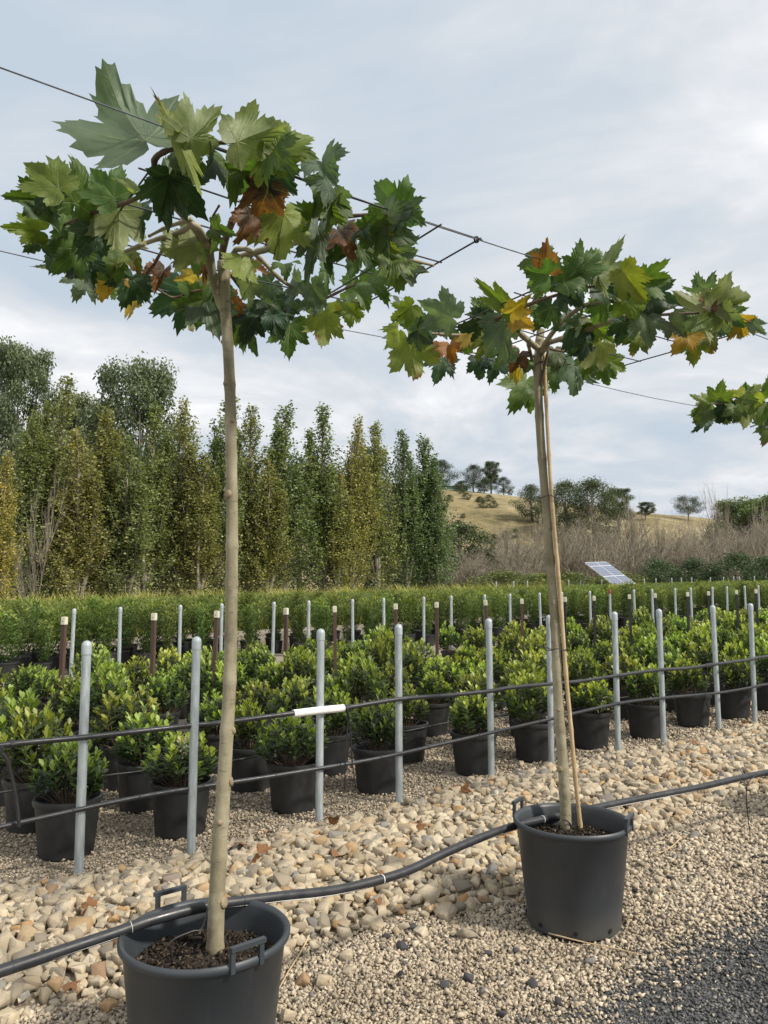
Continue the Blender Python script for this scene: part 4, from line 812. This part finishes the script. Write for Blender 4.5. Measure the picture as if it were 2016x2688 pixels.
n = 1100; a = rng.uniform(0, 6.28, n); rr = (BR - .035) * np.sqrt(rng.random(n)); D, Nn = tilt_frames(n, .35); CH = [hull(8, .5, .3, .16, 500 + k) for k in range(4)]; k = rng.integers(4, size=n); X = np.c_[rr * np.cos(a), rr * np.sin(a), np.full(n, SOILZ + .004) + rng.uniform(0, .008, n)]
V, Fc, T = join([scatter(*CH[j], X[k == j], D[k == j], Nn[k == j], rng.uniform(.008, .026, (k == j).sum()), rng.random((k == j).sum())) for j in range(4)])
chip_me = npmesh('bark_chips', V, Fc, M['chip'], attrs={'tint': T})
def trunk(tree, origin, pts, radii, nodes=15, seed=1):
    r = random.Random(seed); sp = spline(pts, 12); n = len(sp); rad = []
    for i in range(n):
        t = i / (n - 1) * (len(radii) - 1); k = min(int(t), len(radii) - 2); rad.append(radii[k] + (radii[k + 1] - radii[k]) * (t - k))
    marks = []
    for j in range(nodes):
        i = int((j + .5 + r.uniform(-.25, .25)) / nodes * n); i = max(2, min(n - 3, i)); marks.append(i)
        rad[i] *= 1.12; rad[i - 1] *= 1.04; rad[i + 1] *= 1.04
    me = MB().tube([q - origin for q in sp], rad, 16).mesh('trunk', M['bark'], True); o = obj('trunk', me, tree)
    for i in marks:
        if r.random() < .3: continue
        a = r.uniform(math.pi * .9, math.pi * 2.1) if r.random() < .8 else r.uniform(0, 6.28); dv = Vector((math.cos(a), math.sin(a), .15)); c = sp[i] - origin; q = r.uniform(.28, .75); m = MB()
        m.tube([c + dv * rad[i] * .7, c + dv * rad[i] * .98, c + dv * rad[i] * 1.12, c + dv * rad[i] * 1.14], [rad[i] * q, rad[i] * q * .92, rad[i] * q * .62, rad[i] * q * .3], 10)
        obj('knot', m.mesh('knot', M['knot'], True), o)
    return sp
def branch(tree, origin, pts, r0, r1, mat='twig', name='branch'):
    sp = spline(pts, 5); n = len(sp); rad = [r0 + (r1 - r0) * i / (n - 1) + (.0012 if i % 4 == 2 else 0) for i in range(n)]
    return obj(name, MB().tube([q - origin for q in sp], rad, 8).mesh(name, M[mat], True), tree)
FZ = 2.50
def crown_pt(x, y, dz=0.0, vmin=1.58, vmax=2.86):
    p = on_z(x, y, FZ + dz); v = uv(p)[1]
    return on_v(x, y, min(max(v, vmin), vmax)) if (v < vmin or v > vmax) else p
def leaves(tree, origin, lst, Lmin=.13):
    for it in lst:
        x, y, tx, ty, ck, sd = it[:6]; nar = it[6] if len(it) > 6 else 1.0
        J = crown_pt(x, y, random.uniform(-.05, .05)); vj = uv(J)[1]; dep = J.y; T_ = on_Y(tx, ty, dep + random.uniform(-.02, .02)); o = add_leaf(tree, origin, J, T_, ck, sd, nar, Lmin)
T1 = [(380,368,258,138,'S',-1,1.15),(455,335,392,221,'M',-1,.35),(197,533,187,392,'G',1),(155,497,60,427,'Y',1),(150,505,53,474,'D',1),(108,522,13,515,'G',1,.7),(300,520,235,440,'G',1),(355,500,280,460,'P',-1,.35),(313,551,311,672,'P',-1),(110,545,159,616,'S',1),(98,605,34,598,'Y',1,.7),(105,624,54,667,'D',1),(200,590,130,640,'D',1),(202,652,132,728,'G',1),(215,655,177,739,'D',1),(123,700,60,699,'S',-1,.4),(224,739,184,803,'S',1),(278,696,268,804,'O',1),(347,730,315,822,'D',1,1.1),(325,667,383,732,'M',1),(360,735,372,812,'D',1),(353,790,333,824,'O',1,.6),(289,652,217,718,'G',1),(362,555,376,645,'D',1),(443,464,550,584,'D',1),(443,464,420,565,'D',1),(503,642,416,652,'P',-1),(521,627,456,718,'G',-1),(430,709,401,786,'B',1,.7),(535,681,535,740,'B',1,.4),(506,721,448,740,'O',-1,.5),(503,768,380,828,'D',1),(539,786,579,902,'S',1),(540,786,438,804,'G',1),(506,819,476,866,'M',-1,.6),(542,775,514,871,'G',1),(560,740,575,805,'G',1),
(502,363,587,275,'P',-1),(623,372,759,329,'P',-1),(625,368,578,305,'P',-1,.7),(593,425,605,558,'G',1),(480,395,545,475,'G',1),(689,423,759,453,'Y',-1),(731,400,834,357,'Y',1),(720,400,800,475,'G',1),(855,468,792,471,'S',1),(846,426,897,513,'S',1),(873,507,870,577,'S',1),(704,492,680,558,'B',1),(665,556,710,634,'B',1),(656,562,608,650,'B',1,.7),(822,558,756,528,'G',1),(745,561,733,700,'Y',-1),(563,601,593,608,'G',1,.7),
(1049,572,978,467,'G',1),(1056,565,1121,595,'G',1),(1012,572,1103,646,'S',1),(1005,592,958,639,'G',1),(1012,600,1062,656,'Y',1),(887,605,931,697,'B',1),(833,602,799,767,'S',1,.42),(843,632,870,740,'D',1,.7),(856,703,856,784,'G',1,.4),(937,646,917,740,'G',1),(1025,649,1099,663,'S',1),(1032,680,1049,781,'G',1),(1025,673,1018,767,'G',1),(1072,710,1079,754,'S',1),(944,740,968,825,'G',1),(971,744,1022,815,'G',1),(904,795,934,822,'Y',1),(836,788,772,818,'S',1),(850,822,843,921,'M',-1),(711,818,691,880,'D',1,1.2),(701,808,748,902,'D',1),(657,852,681,945,'G',1),(762,855,759,953,'G',1),(620,845,620,903,'G',1),(667,828,634,916,'D',1),(748,798,796,828,'D',1),(657,744,634,781,'S',1),(711,744,681,767,'S',1),(789,744,762,725,'S',1),(634,686,627,740,'Y',-1),(654,693,715,729,'R',1,.6),(607,781,644,845,'R',1,.6),(745,693,752,727,'G',1),(691,788,735,811,'D',1),(1022,781,1056,808,'S',1,.7),(880,530,830,570,'G',1),(457,345,535,530,'Y',-1,.22),(443,459,434,405,'S',-1,.8),(640,440,700,470,'G',1),(240,560,265,640,'D',1),(170,560,110,575,'G',1),(255,600,200,690,'D',1),(310,690,250,740,'G',1),(230,680,245,770,'D',1),(300,740,290,800,'G',1),(820,750,850,800,'S',1),(720,440,770,500,'D',1),(560,420,520,480,'D',1),(900,640,880,700,'D',1),(160,640,190,700,'D',1),(880,560,930,600,'G',1),(960,600,990,650,'D',1),(990,650,1010,720,'G',1),(770,790,730,840,'D',1),(590,830,560,880,'D',1),]
T2 = [(1117,856,1036,844,'S',1),(1184,832,1093,787,'S',-1),(1277,840,1184,859,'D',1),(1277,838,1232,779,'G',1),(1335,811,1235,720,'Y',1,.4),(1347,817,1389,778,'O',1,.6),(1325,847,1335,968,'S',1),(1133,871,1115,916,'D',1),(1072,895,1099,1007,'M',-1),(1121,904,1154,959,'R',1),(1181,907,1193,968,'R',1),(1163,941,1136,1019,'D',1),(1241,868,1202,928,'O',-1,.6),(1280,886,1253,943,'Y',1,.6),(1250,941,1259,992,'D',1),(1301,947,1283,1016,'D',1),(1362,931,1340,977,'B',1),(1380,1001,1331,1094,'G',1,1.1),(1389,1010,1395,1094,'G',1),(1383,947,1371,992,'G',1),(1356,965,1356,1010,'O',1,.6),(1045,862,1012,865,'Y',-1),(1033,890,1003,922,'G',1,.5),(1057,913,1048,937,'Y',1,.7),(1078,805,1024,841,'Y',1),(1437,702,1437,624,'R',1),(1428,699,1380,647,'G',1),(1434,720,1369,704,'G',1),(1437,726,1383,751,'G',1),(1470,730,1416,766,'D',1),(1362,835,1389,856,'O',1),(1422,805,1400,880,'G',1),(1446,805,1434,835,'D',1),
(1515,714,1578,654,'G',1),(1567,717,1645,610,'P',-1,.7),(1575,721,1638,688,'P',-1),(1638,717,1704,803,'Y',1,.8),(1682,736,1766,730,'G',1),(1697,773,1790,803,'D',1),(1846,810,1756,758,'P',-1,.8),(1879,803,1920,706,'P',-1),(1872,806,1979,775,'P',-1),(1846,755,1827,717,'S',1),(1864,810,1846,781,'B',1,.6),(1838,836,1868,907,'P',-1),(1834,840,1794,877,'G',-1),(1808,877,1758,940,'O',1),(1827,888,1820,970,'M',1,1.1),(1860,885,1883,933,'M',1),(1890,818,1908,877,'P',-1),(1942,840,1953,888,'O',1),(1972,847,2009,877,'S',1,.6),(1905,855,1920,888,'D',1),(1693,829,1708,922,'S',1),(1686,877,1667,922,'M',1),(1760,847,1805,888,'S',1),(1638,847,1619,907,'D',1),(1563,855,1615,907,'Y',1),(1560,755,1623,777,'D',1),(1511,840,1474,936,'D',1,1.1),(1545,836,1508,814,'P',-1),(1522,829,1470,845,'S',1),(1575,903,1523,974,'P',-1),(1541,933,1530,1003,'G',1),(1508,959,1504,1050,'S',1),(1463,970,1456,1044,'G',1),(1586,966,1597,1014,'G',1),(1600,948,1645,977,'Y',1),(1456,925,1448,977,'S',1),(1608,847,1660,803,'G',1),(1490,770,1530,800,'D',1),(1600,760,1650,790,'G',1),(1640,790,1690,800,'Y',1),(1480,740,1540,730,'G',1),(1210,880,1230,925,'G',1),(1100,870,1140,905,'D',1),(1300,900,1270,950,'D',1),(1330,920,1300,980,'G',1),(1540,900,1500,930,'D',1),(1480,960,1475,1010,'D',1),(1560,950,1560,1000,'G',1),(1660,740,1620,760,'D',1),(1925,830,1950,850,'G',1),(1520,760,1470,800,'D',1),(1580,800,1560,850,'G',1)]
T3 = [(1886,1044,1898,996,'G',1),(1864,1059,1805,1033,'P',-1,.6),(1857,1078,1799,1089,'G',1),(1853,1081,1827,1111,'G',1),(1864,1096,1807,1144,'D',1,.5),(1920,1063,1901,1118,'P',-1),(1972,1063,1950,1130,'P',-1),(1938,1040,1910,1025,'P',-1),(1972,1048,1957,1000,'G',1),(2009,1063,1990,1126,'G',1),(1994,1040,2009,996,'G',1),(1930,1070,1925,1120,'G',1),(1900,1060,1880,1105,'D',1),(1990,1030,1960,1040,'Y',-1),(2010,1085,2016,1130,'D',1),(1950,1050,1990,1060,'G',1)]
rr_ = random.Random(3)
for i in range(46): T3.append((rr_.uniform(2010, 2520), rr_.uniform(880, 1160), 0, 0, rr_.choice('GGDDSYPM'), rr_.choice((1, 1, -1))))
T3 = [(a, b_, a + rr_.uniform(-50, 50), b_ + rr_.uniform(-20, 80), e, g) if c == 0 else (a, b_, c, d, e, g) + tuple(rest) for (a, b_, c, d, e, g, *rest) in T3]
def px_line(pts, v): return [on_v(x * S, y * S, v) for x, y in pts]
def plane_tree(pu, pv, hang, label, build):
    origin = P(pu, pv); t = thing('potted_plane_tree', label, 'potted tree', origin, 0.0); big_pot(t, hang, pot_me, bs_me, chip_me); build(t, origin); return t
def build1(t, o):
    v0 = 2.29; tp = px_line([(464, 2058), (468, 1950), (474, 1830), (482, 1720), (489, 1600), (496, 1480), (499, 1350), (501, 1200), (501, 1080), (499, 960), (497, 850), (492, 740), (485, 640), (480, 565)], v0)
    tp[0].z = o.z + SOILZ - .02; trunk(t, o, tp, [.0265, .024, .0215, .0205, .0195, .0185, .018, .0175, .0165], 17, 4); top = tp[-1]
    C = lambda *q: [crown_pt(x, y) for x, y in q]
    for pts, r0, r1, mt in (([(600,686),(667,663),(802,632),(850,632),(995,660),(1090,685),(1138,697)], .0115, .004, 'bark'), ([(620,655),(650,655),(684,680),(745,740),(823,781),(850,786)], .009, .005, 'bark'), ([(600,713),(627,751),(671,805),(700,840)], .006, .004, 'twig'), ([(611,577),(662,555),(716,562),(792,574),(870,571),(985,562)], .010, .005, 'twig'), ([(550,653),(521,600),(500,592),(470,610),(394,634),(330,660)], .012, .006, 'bark'), ([(506,591),(456,540),(440,500)], .010, .006, 'bark'), ([(503,575),(440,596),(391,620)], .007, .004, 'bark'), ([(452,615),(420,667),(391,718)], .006, .004, 'twig'), ([(575,760),(506,765),(459,781),(427,768),(387,736)], .006, .003, 'twig'), ([(456,540),(394,511),(318,537),(240,560),(170,590)], .008, .004, 'twig'), ([(440,500),(405,430),(430,399),(490,384),(560,376),(622,372)], .009, .004, 'twig'), ([(551,640),(557,577),(575,540)], .004, .003, 'twig'), ([(716,562),(745,520),(755,470)], .005, .003, 'twig'), ([(391,718),(330,690),(280,690)], .005, .003, 'twig'), ([(671,805),(720,830),(765,850)], .005, .003, 'twig'), ([(850,786),(940,745),(1010,745)], .005, .003, 'twig'), ([(985,562),(1040,570)], .005, .003, 'twig'), ([(790,577),(800,600),(820,640)], .0035, .002, 'twig')):
        branch(t, o, C(*pts), r0, r1, mt)
    a1 = crown_pt(600, 686); branch(t, o, [tp[-2] - Vector((0, 0, .03)), tp[-1] + Vector((.012, 0, -.03)), a1], .014, .0115, 'bark'); a2 = crown_pt(550, 653); branch(t, o, [tp[-2] + Vector((0, 0, -.05)), tp[-2] + Vector((-.030, -.01, .03)), a2], .015, .012, 'bark')
    a3 = crown_pt(611, 577); branch(t, o, [tp[-2], top + Vector((.0, 0, .03)), a3], .014, .010, 'twig'); branch(t, o, [tp[-3], crown_pt(600, 713)], .008, .006, 'twig'); branch(t, o, [crown_pt(600, 686), crown_pt(620, 655)], .009, .009, 'bark'); branch(t, o, [a2, crown_pt(503, 590)], .012, .010, 'bark'); branch(t, o, [tp[-4], crown_pt(575, 760)], .007, .006, 'twig')
    leaves(t, o, T1, .105)
def build2(t, o):
    v0 = 2.43; tp = px_line([(1224, 1812), (1220, 1720), (1215, 1640), (1208, 1550), (1203, 1450), (1199, 1350), (1192, 1250), (1185, 1150), (1176, 1050), (1168, 950), (1163, 850), (1163, 770), (1168, 712)], v0)
    tp[0].z = o.z + SOILZ - .02; trunk(t, o, tp, [.026, .0235, .022, .021, .020, .0195, .019, .0185], 16, 9)
    C = lambda *q: [crown_pt(x, y) for x, y in q]
    for pts, r0, r1, mt in (([(1416,919),(1377,886),(1344,865),(1280,878),(1200,880),(1117,878),(1040,905)], .014, .004, 'bark'), ([(1301,838),(1374,805),(1470,772),(1560,750)], .008, .005, 'twig'), ([(1344,865),(1320,850),(1301,838)], .009, .008, 'bark'), ([(1440,900),(1530,870),(1619,836),(1700,820),(1771,803)], .012, .009, 'bark'), ([(1619,836),(1740,826),(1831,821),(1862,810)], .007, .004, 'twig'), ([(1600,790),(1660,803),(1745,847),(1794,855),(1850,850)], .008, .004, 'twig'), ([(1430,900),(1480,840),(1540,800),(1600,790)], .010, .008, 'bark'), ([(1470,772),(1500,730),(1520,700)], .006, .003, 'twig'), ([(1401,960),(1389,913),(1383,890),(1377,886)], .009, .006, 'bark'), ([(1440,915),(1510,925),(1580,910),(1640,870)], .006, .003, 'twig'), ([(1430,930),(1450,960),(1500,955)], .006, .003, 'twig'), ([(1344,865),(1330,905),(1290,930),(1200,920)], .006, .003, 'twig'), ([(1862,810),(1920,825),(1970,845)], .004, .002, 'twig'), ([(1560,750),(1620,730),(1680,740)], .005, .003, 'twig'), ([(1440,725),(1460,760),(1470,772)], .004, .003, 'twig')):
        branch(t, o, C(*pts), r0, r1, mt)
    branch(t, o, [tp[-3] + Vector((0, 0, .04)), crown_pt(1416, 919)], .016, .014, 'bark'); branch(t, o, [tp[-2], crown_pt(1440, 900)], .014, .012, 'bark'); branch(t, o, [tp[-2], crown_pt(1430, 900)], .012, .010, 'bark'); branch(t, o, [tp[-3], crown_pt(1401, 960)], .011, .009, 'bark'); branch(t, o, [tp[-3], crown_pt(1440, 915)], .008, .006, 'twig'); branch(t, o, [tp[-3], crown_pt(1430, 930)], .008, .006, 'twig')
    leaves(t, o, T2, .11)
def build3(t, o):
    tp = [P(4.95, 2.3, SOILZ - .02), P(4.94, 2.3, 1.0), P(4.93, 2.29, 1.8), P(4.93, 2.3, 2.40)]; trunk(t, o, tp, [.026, .022, .019], 12, 12)
    for du, dv in ((-.55, .42), (-.5, -.1), (.5, .4), (.55, -.45), (-.1, -.5), (.05, .48)):
        branch(t, o, [tp[-1] - Vector((0, 0, .05)), P(4.93 + du * .5, 2.3 + dv * .5, 2.46), P(4.93 + du, 2.3 + dv, 2.44)], .011, .004, 'bark')
    branch(t, o, [P(4.93 - .55, 2.3 + .42, 2.44), crown_pt(1900, 1062), crown_pt(1862, 1062)], .006, .003, 'twig')
    leaves(t, o, T3, .13)
plane_tree(.93, 2.24, math.atan2(.19, -.16), 'leafy plane tree in slate pot, thick knotty trunk without a cane', build1)
plane_tree(2.60, 2.32, math.atan2(.13, -.21), 'leafy plane tree in slate pot with a bamboo cane tied to its trunk', build2)
plane_tree(4.95, 2.30, 1.0, 'plane tree next in the row beyond the tree with the bamboo cane', build3)
# bamboo cane
cp = px_line([(1256, 1812), (1249, 1740), (1240, 1650), (1232, 1560), (1222, 1450), (1214, 1340), (1206, 1240), (1198, 1150), (1190, 1050), (1184, 950), (1179, 850), (1176, 765)], 2.395)
cp[0].z = P(2.6, 2.3).z + SOILZ - .03; t = thing('bamboo_cane', 'pale bamboo cane tied beside the trunk of the plane tree', 'cane', cp[0]); sp = spline(cp, 6); rad = [.0098 - .002 * i / len(sp) + (.0016 if i % 7 == 3 else 0) for i in range(len(sp))]
obj('shaft', MB().tube([q - cp[0] for q in sp], rad, 10).mesh('shaft', M['bamboo'], True), t)
for x, y in ((1200, 1402), (1182, 1075), (1168, 790)):
    c = on_v(x * S, y * S, 2.415); pts = [c - cp[0] + Vector((math.cos(a) * .045, math.sin(a) * .045, .006 * math.sin(a * 3))) for a in np.linspace(0, 6.28, 15)]; obj('tie', MB().tube(pts, .0022, 5).mesh('tie', M['tube']), t)
# training frames and wires
def frame(u0, u1, rods_u, rods_v, label, z=FZ + .02):
    o = PA((u0 + u1) / 2, 2.25, z); t = thing('training_frame', label, 'frame', o)
    for v in rods_v: obj('rod', MB().tube([PA(u0 - .025, v, z + .004) - o, PA((u0 + u1) / 2, v, z + random.uniform(-.012, .006)) - o, PA(u1 + .025, v, z + .004) - o], .0026, 6).mesh('rod', M['rod']), t)
    for u in rods_u: obj('rod', MB().tube([PA(u, rods_v[0] - .02, z - .003) - o, PA(u, 2.25, z - .003 + random.uniform(-.012, .004)) - o, PA(u, rods_v[-1] + .02, z - .003) - o], .0029, 6).mesh('rod', M['rod']), t)
    for u in (rods_u[0], rods_u[-1]):
        for v in (rods_v[0], rods_v[-1]):
            c = PA(u, v, z) - o; obj('tie', MB().tube([c + Vector((math.cos(a) * .008, .004 * math.sin(2 * a), math.sin(a) * .010)) for a in np.linspace(0, 6.28, 9)], .0028, 5).mesh('tie', M['tube']), t)
frame(.60, 1.58, (.60, 1.05, 1.42, 1.58), (1.745, 1.95, 2.16, 2.42, 2.74), 'square of dark rods tied into the crown above the knotty trunk')
frame(2.02, 3.10, (2.02, 2.4, 2.75, 3.10), (1.75, 2.0, 2.28, 2.66), 'square of dark rods tied into the crown above the bamboo cane')
frame(4.40, 5.45, (4.40, 4.9, 5.45), (1.75, 2.25, 2.7), 'square of dark rods in the crown of the next tree in the row')
for v0, v1, lab in ((1.735, 1.76, 'taut steel wire along the lane side of the tree crowns'), (2.76, 2.62, 'taut steel wire along the hedge side of the tree crowns')):
    a, b_ = PA(-2.2, v0, FZ + .028), PA(9.5, v1, FZ + .055); pts = [a.lerp(b_, t) - Vector((0, 0, .02 * math.sin(math.pi * t * 5) ** 2)) for t in np.linspace(0, 1, 40)]
    tag(obj('support_wire', MB().tube([q - a for q in pts], .0019, 6).mesh('support_wire', M['wire']), loc=a), lab, 'wire')
# ------------------------------------------------------------------ irrigation pipes
def pipe(name, pts, r, label, mat='poly', n=8):
    sp = spline(pts, n); o = pts[0]; t = thing(name, label, 'pipe', o); obj('pipe', MB().tube([q - o for q in sp], r, 12).mesh('pipe', M[mat], True), t); return t, sp, o
FP = [(-160, 2150, 2.36), (0, 2098, 2.36), (100, 2065, 2.36), (250, 2015, 2.36), (330, 1987, 2.36), (450, 1957, 2.37), (600, 1937, 2.38), (740, 1920, 2.40), (870, 1885, 2.42), (960, 1843, 2.45), (1050, 1805, 2.48), (1120, 1782, 2.50), (1180, 1768, 2.50), (1260, 1750, 2.50), (1400, 1722, 2.48), (1500, 1703, 2.46), (1659, 1668, 2.44), (1900, 1625, 2.42), (2150, 1590, 2.40)]
pts = [on_v(x * S, y * S, v) for x, y, v in FP]
t, sp, o = pipe('irrigation_pipe', pts, .0165, 'thick black irrigation pipe slung across the rims of the slate pots')
a = len(sp) // 7; obj('white_string', MB().tube([q - o + Vector((0, -.0158, -.0088 + .0015 * math.sin(i * .21))) for i, q in enumerate(sp)], .0009, 4).mesh('white_string', M['white']), t)
for i in range(10, len(sp) - 4, 17): obj('joint', MB().tube([sp[i] - o, sp[i + 1] * .08 + sp[i] * .92 - o], .0174, 12).mesh('joint', M['white'] if i % 2 else M['tube']), t)
UP = [(-120, 1628), (20, 1608), (180, 1593), (300, 1580), (415, 1567), (490, 1560), (640, 1540), (745, 1529), (865, 1510), (960, 1503), (1058, 1493), (1100, 1486), (1182, 1478), (1250, 1472), (1330, 1460), (1425, 1447), (1480, 1444), (1545, 1435), (1620, 1425), (1659, 1418), (1800, 1405)]
pts = [on_v(x * S, y * S, 4.135) for x, y in UP]; t, sp, o = pipe('upper_pipe', pts, .0142, 'upper black poly pipe with a white sleeve across the steel posts')
obj('sleeve', MB().tube([on_v(x * S, y * S, 4.135) - o for x, y in ((634, 1541.5), (690, 1534.5), (742, 1529.5))], .023, 14).mesh('sleeve', M['white'], False), t)
for x, y in ((746, 1529), (22, 1608), (1531, 1437), (1524, 1438)):
    c = on_v(x * S, y * S, 4.135); e = on_v((x + 9) * S, (y - 1.2) * S, 4.135); obj('clip', MB().tube([c - o, e - o], .018, 10).mesh('clip', M['tube']), t)
LP = [(-120, 1815), (0, 1787), (175, 1748), (300, 1722), (420, 1702), (560, 1681), (690, 1660), (780, 1645), (865, 1628), (960, 1606), (1060, 1583), (1182, 1555), (1335, 1520), (1430, 1508), (1550, 1497), (1622, 1485), (1659, 1478), (1800, 1460)]
pts = [on_v(x * S, y * S, 4.14) for x, y in LP]; t, sp, o = pipe('lower_pipe', pts, .0122, 'lower black drip pipe tied across the steel posts')
for i in range(6, len(sp) - 3, 9): obj('clip', MB().tube([sp[i] - o, sp[i].lerp(sp[i + 1], .15) - o], .0142, 10).mesh('clip', M['tube']), t)
def tube_thing(pts, r, label, v, group=None):
    q = [on_v(x * S, y * S, v) for x, y in pts]; sp = spline(q, 6); tag(obj('drip_tube', MB().tube([s - q[0] for s in sp], r, 7).mesh('drip_tube', M['tube'], True), loc=q[0]), label, 'drip tube', group)
tube_thing([(6, 1612), (2, 1625), (14, 1640), (28, 1690), (38, 1750), (41, 1788)], .009, 'thick black tube bending down from the upper pipe into the lower pipe', 4.10)
tube_thing([(748, 1530), (752, 1560), (746, 1630), (745, 1706)], .004, 'thin black tube hanging straight beside the white sleeve', 4.10)
tube_thing([(750, 1530), (757, 1570), (760, 1640), (769, 1704)], .004, 'thin black tube hanging aslant beside the white sleeve', 4.09)
tube_thing([(1527, 1437), (1528, 1470), (1524, 1505), (1530, 1535)], .004, 'thin black tube dangling between two posts in front of a pot', 4.10)
tube_thing([(1640, 1672), (1620, 1685), (1612, 1710), (1616, 1770), (1620, 1795)], .003, 'thin black dripper line hanging from the thick pipe to the gravel', 2.42)
tube_thing([(450, 1957), (436, 2005), (415, 2012), (375, 2030), (370, 2052), (372, 2078)], .0028, 'thin dripper line curling into the soil of the knotty tree pot', 2.22)
tube_thing([(1240, 1752), (1236, 1785), (1226, 1805), (1205, 1795), (1208, 1775), (1222, 1772), (1234, 1785), (1228, 1808)], .0028, 'coiled dripper line round the trunk foot beside the bamboo cane', 2.40)
# secondary drip lines lying through the low bed
for k, v in enumerate((4.82, 6.1)):
    q = [P(u, v + .03 * math.sin(u * 2 + k), .31) for u in np.arange(0.0, 9.5, .7)]; 
    for i, s in enumerate(q): s.z -= .02 * (i % 2)
    sp = spline(q, 4); tag(obj('drip_line', MB().tube([s - q[0] for s in sp], .006, 7).mesh('drip_line', M['tube'], True), loc=q[0]), ('black drip line running just behind the front row of pots' if k == 0 else 'black drip line running deeper within the low shrub bed'), 'drip line')
# ------------------------------------------------------------------ small debris
fl = [leaf_mesh(200 + k) for k in range(3)]
for m in fl: m.materials[0] = M['litter']
DB = [(1195, 2098), (1215, 2115), (690, 2268), (640, 2235), (870, 2185), (700, 2195), (670, 2290), (1010, 2340), (476, 2090), (740, 2120), (1960, 1930), (1580, 1965), (1825, 1990), (990, 2390), (300, 2500), (180, 2590), (880, 2290), (1100, 2215), (745, 2050), (1430, 2020), (590, 2330), (240, 2420)]
for i, (x, y) in enumerate(DB):
    p = on_z(x, y, .05); u, v = uv(p); p = P(u, v, mound(u, v) + (.055 if rv0(u) < v < rv1(u) else .022)); o = obj('fallen_leaf', fl[i % 3], loc=p); s = rng.uniform(.035, .065); o.scale = (s, s, s); o.rotation_euler = (rng.normal(0, .4), rng.normal(0, .4), rng.uniform(0, 6.28)); tag(o, 'curled dry brown leaf lying on the stones', 'leaf', 'fallen leaves on the stones')
def twig(pts, r, label):
    q = []
    for x, y in pts: p = on_z(x, y, .02); u, v = uv(p); q.append(P(u, v, .022))
    sp = spline(q, 5); tag(obj('fallen_twig', MB().tube([s - q[0] for s in sp], [r * (1 - .5 * i / len(sp)) for i in range(len(sp))], 6).mesh('fallen_twig', M['bamboo'], True), loc=q[0]), label, 'twig')
twig([(812, 2458), (790, 2500), (755, 2555), (730, 2602)], .004, 'pale dry stalk lying beside the slate pot of the knotty tree')
twig([(1440, 2464), (1530, 2488), (1610, 2505), (1685, 2524)], .003, 'thin dry stalk lying at the foot of the second slate pot')
twig([(1790, 2222), (1760, 2250), (1720, 2266)], .0035, 'short twig on the gravel right of the second slate pot')
print('COUNTS', n_small, n_tall, len(restP), n1, n2, n3, len(C))
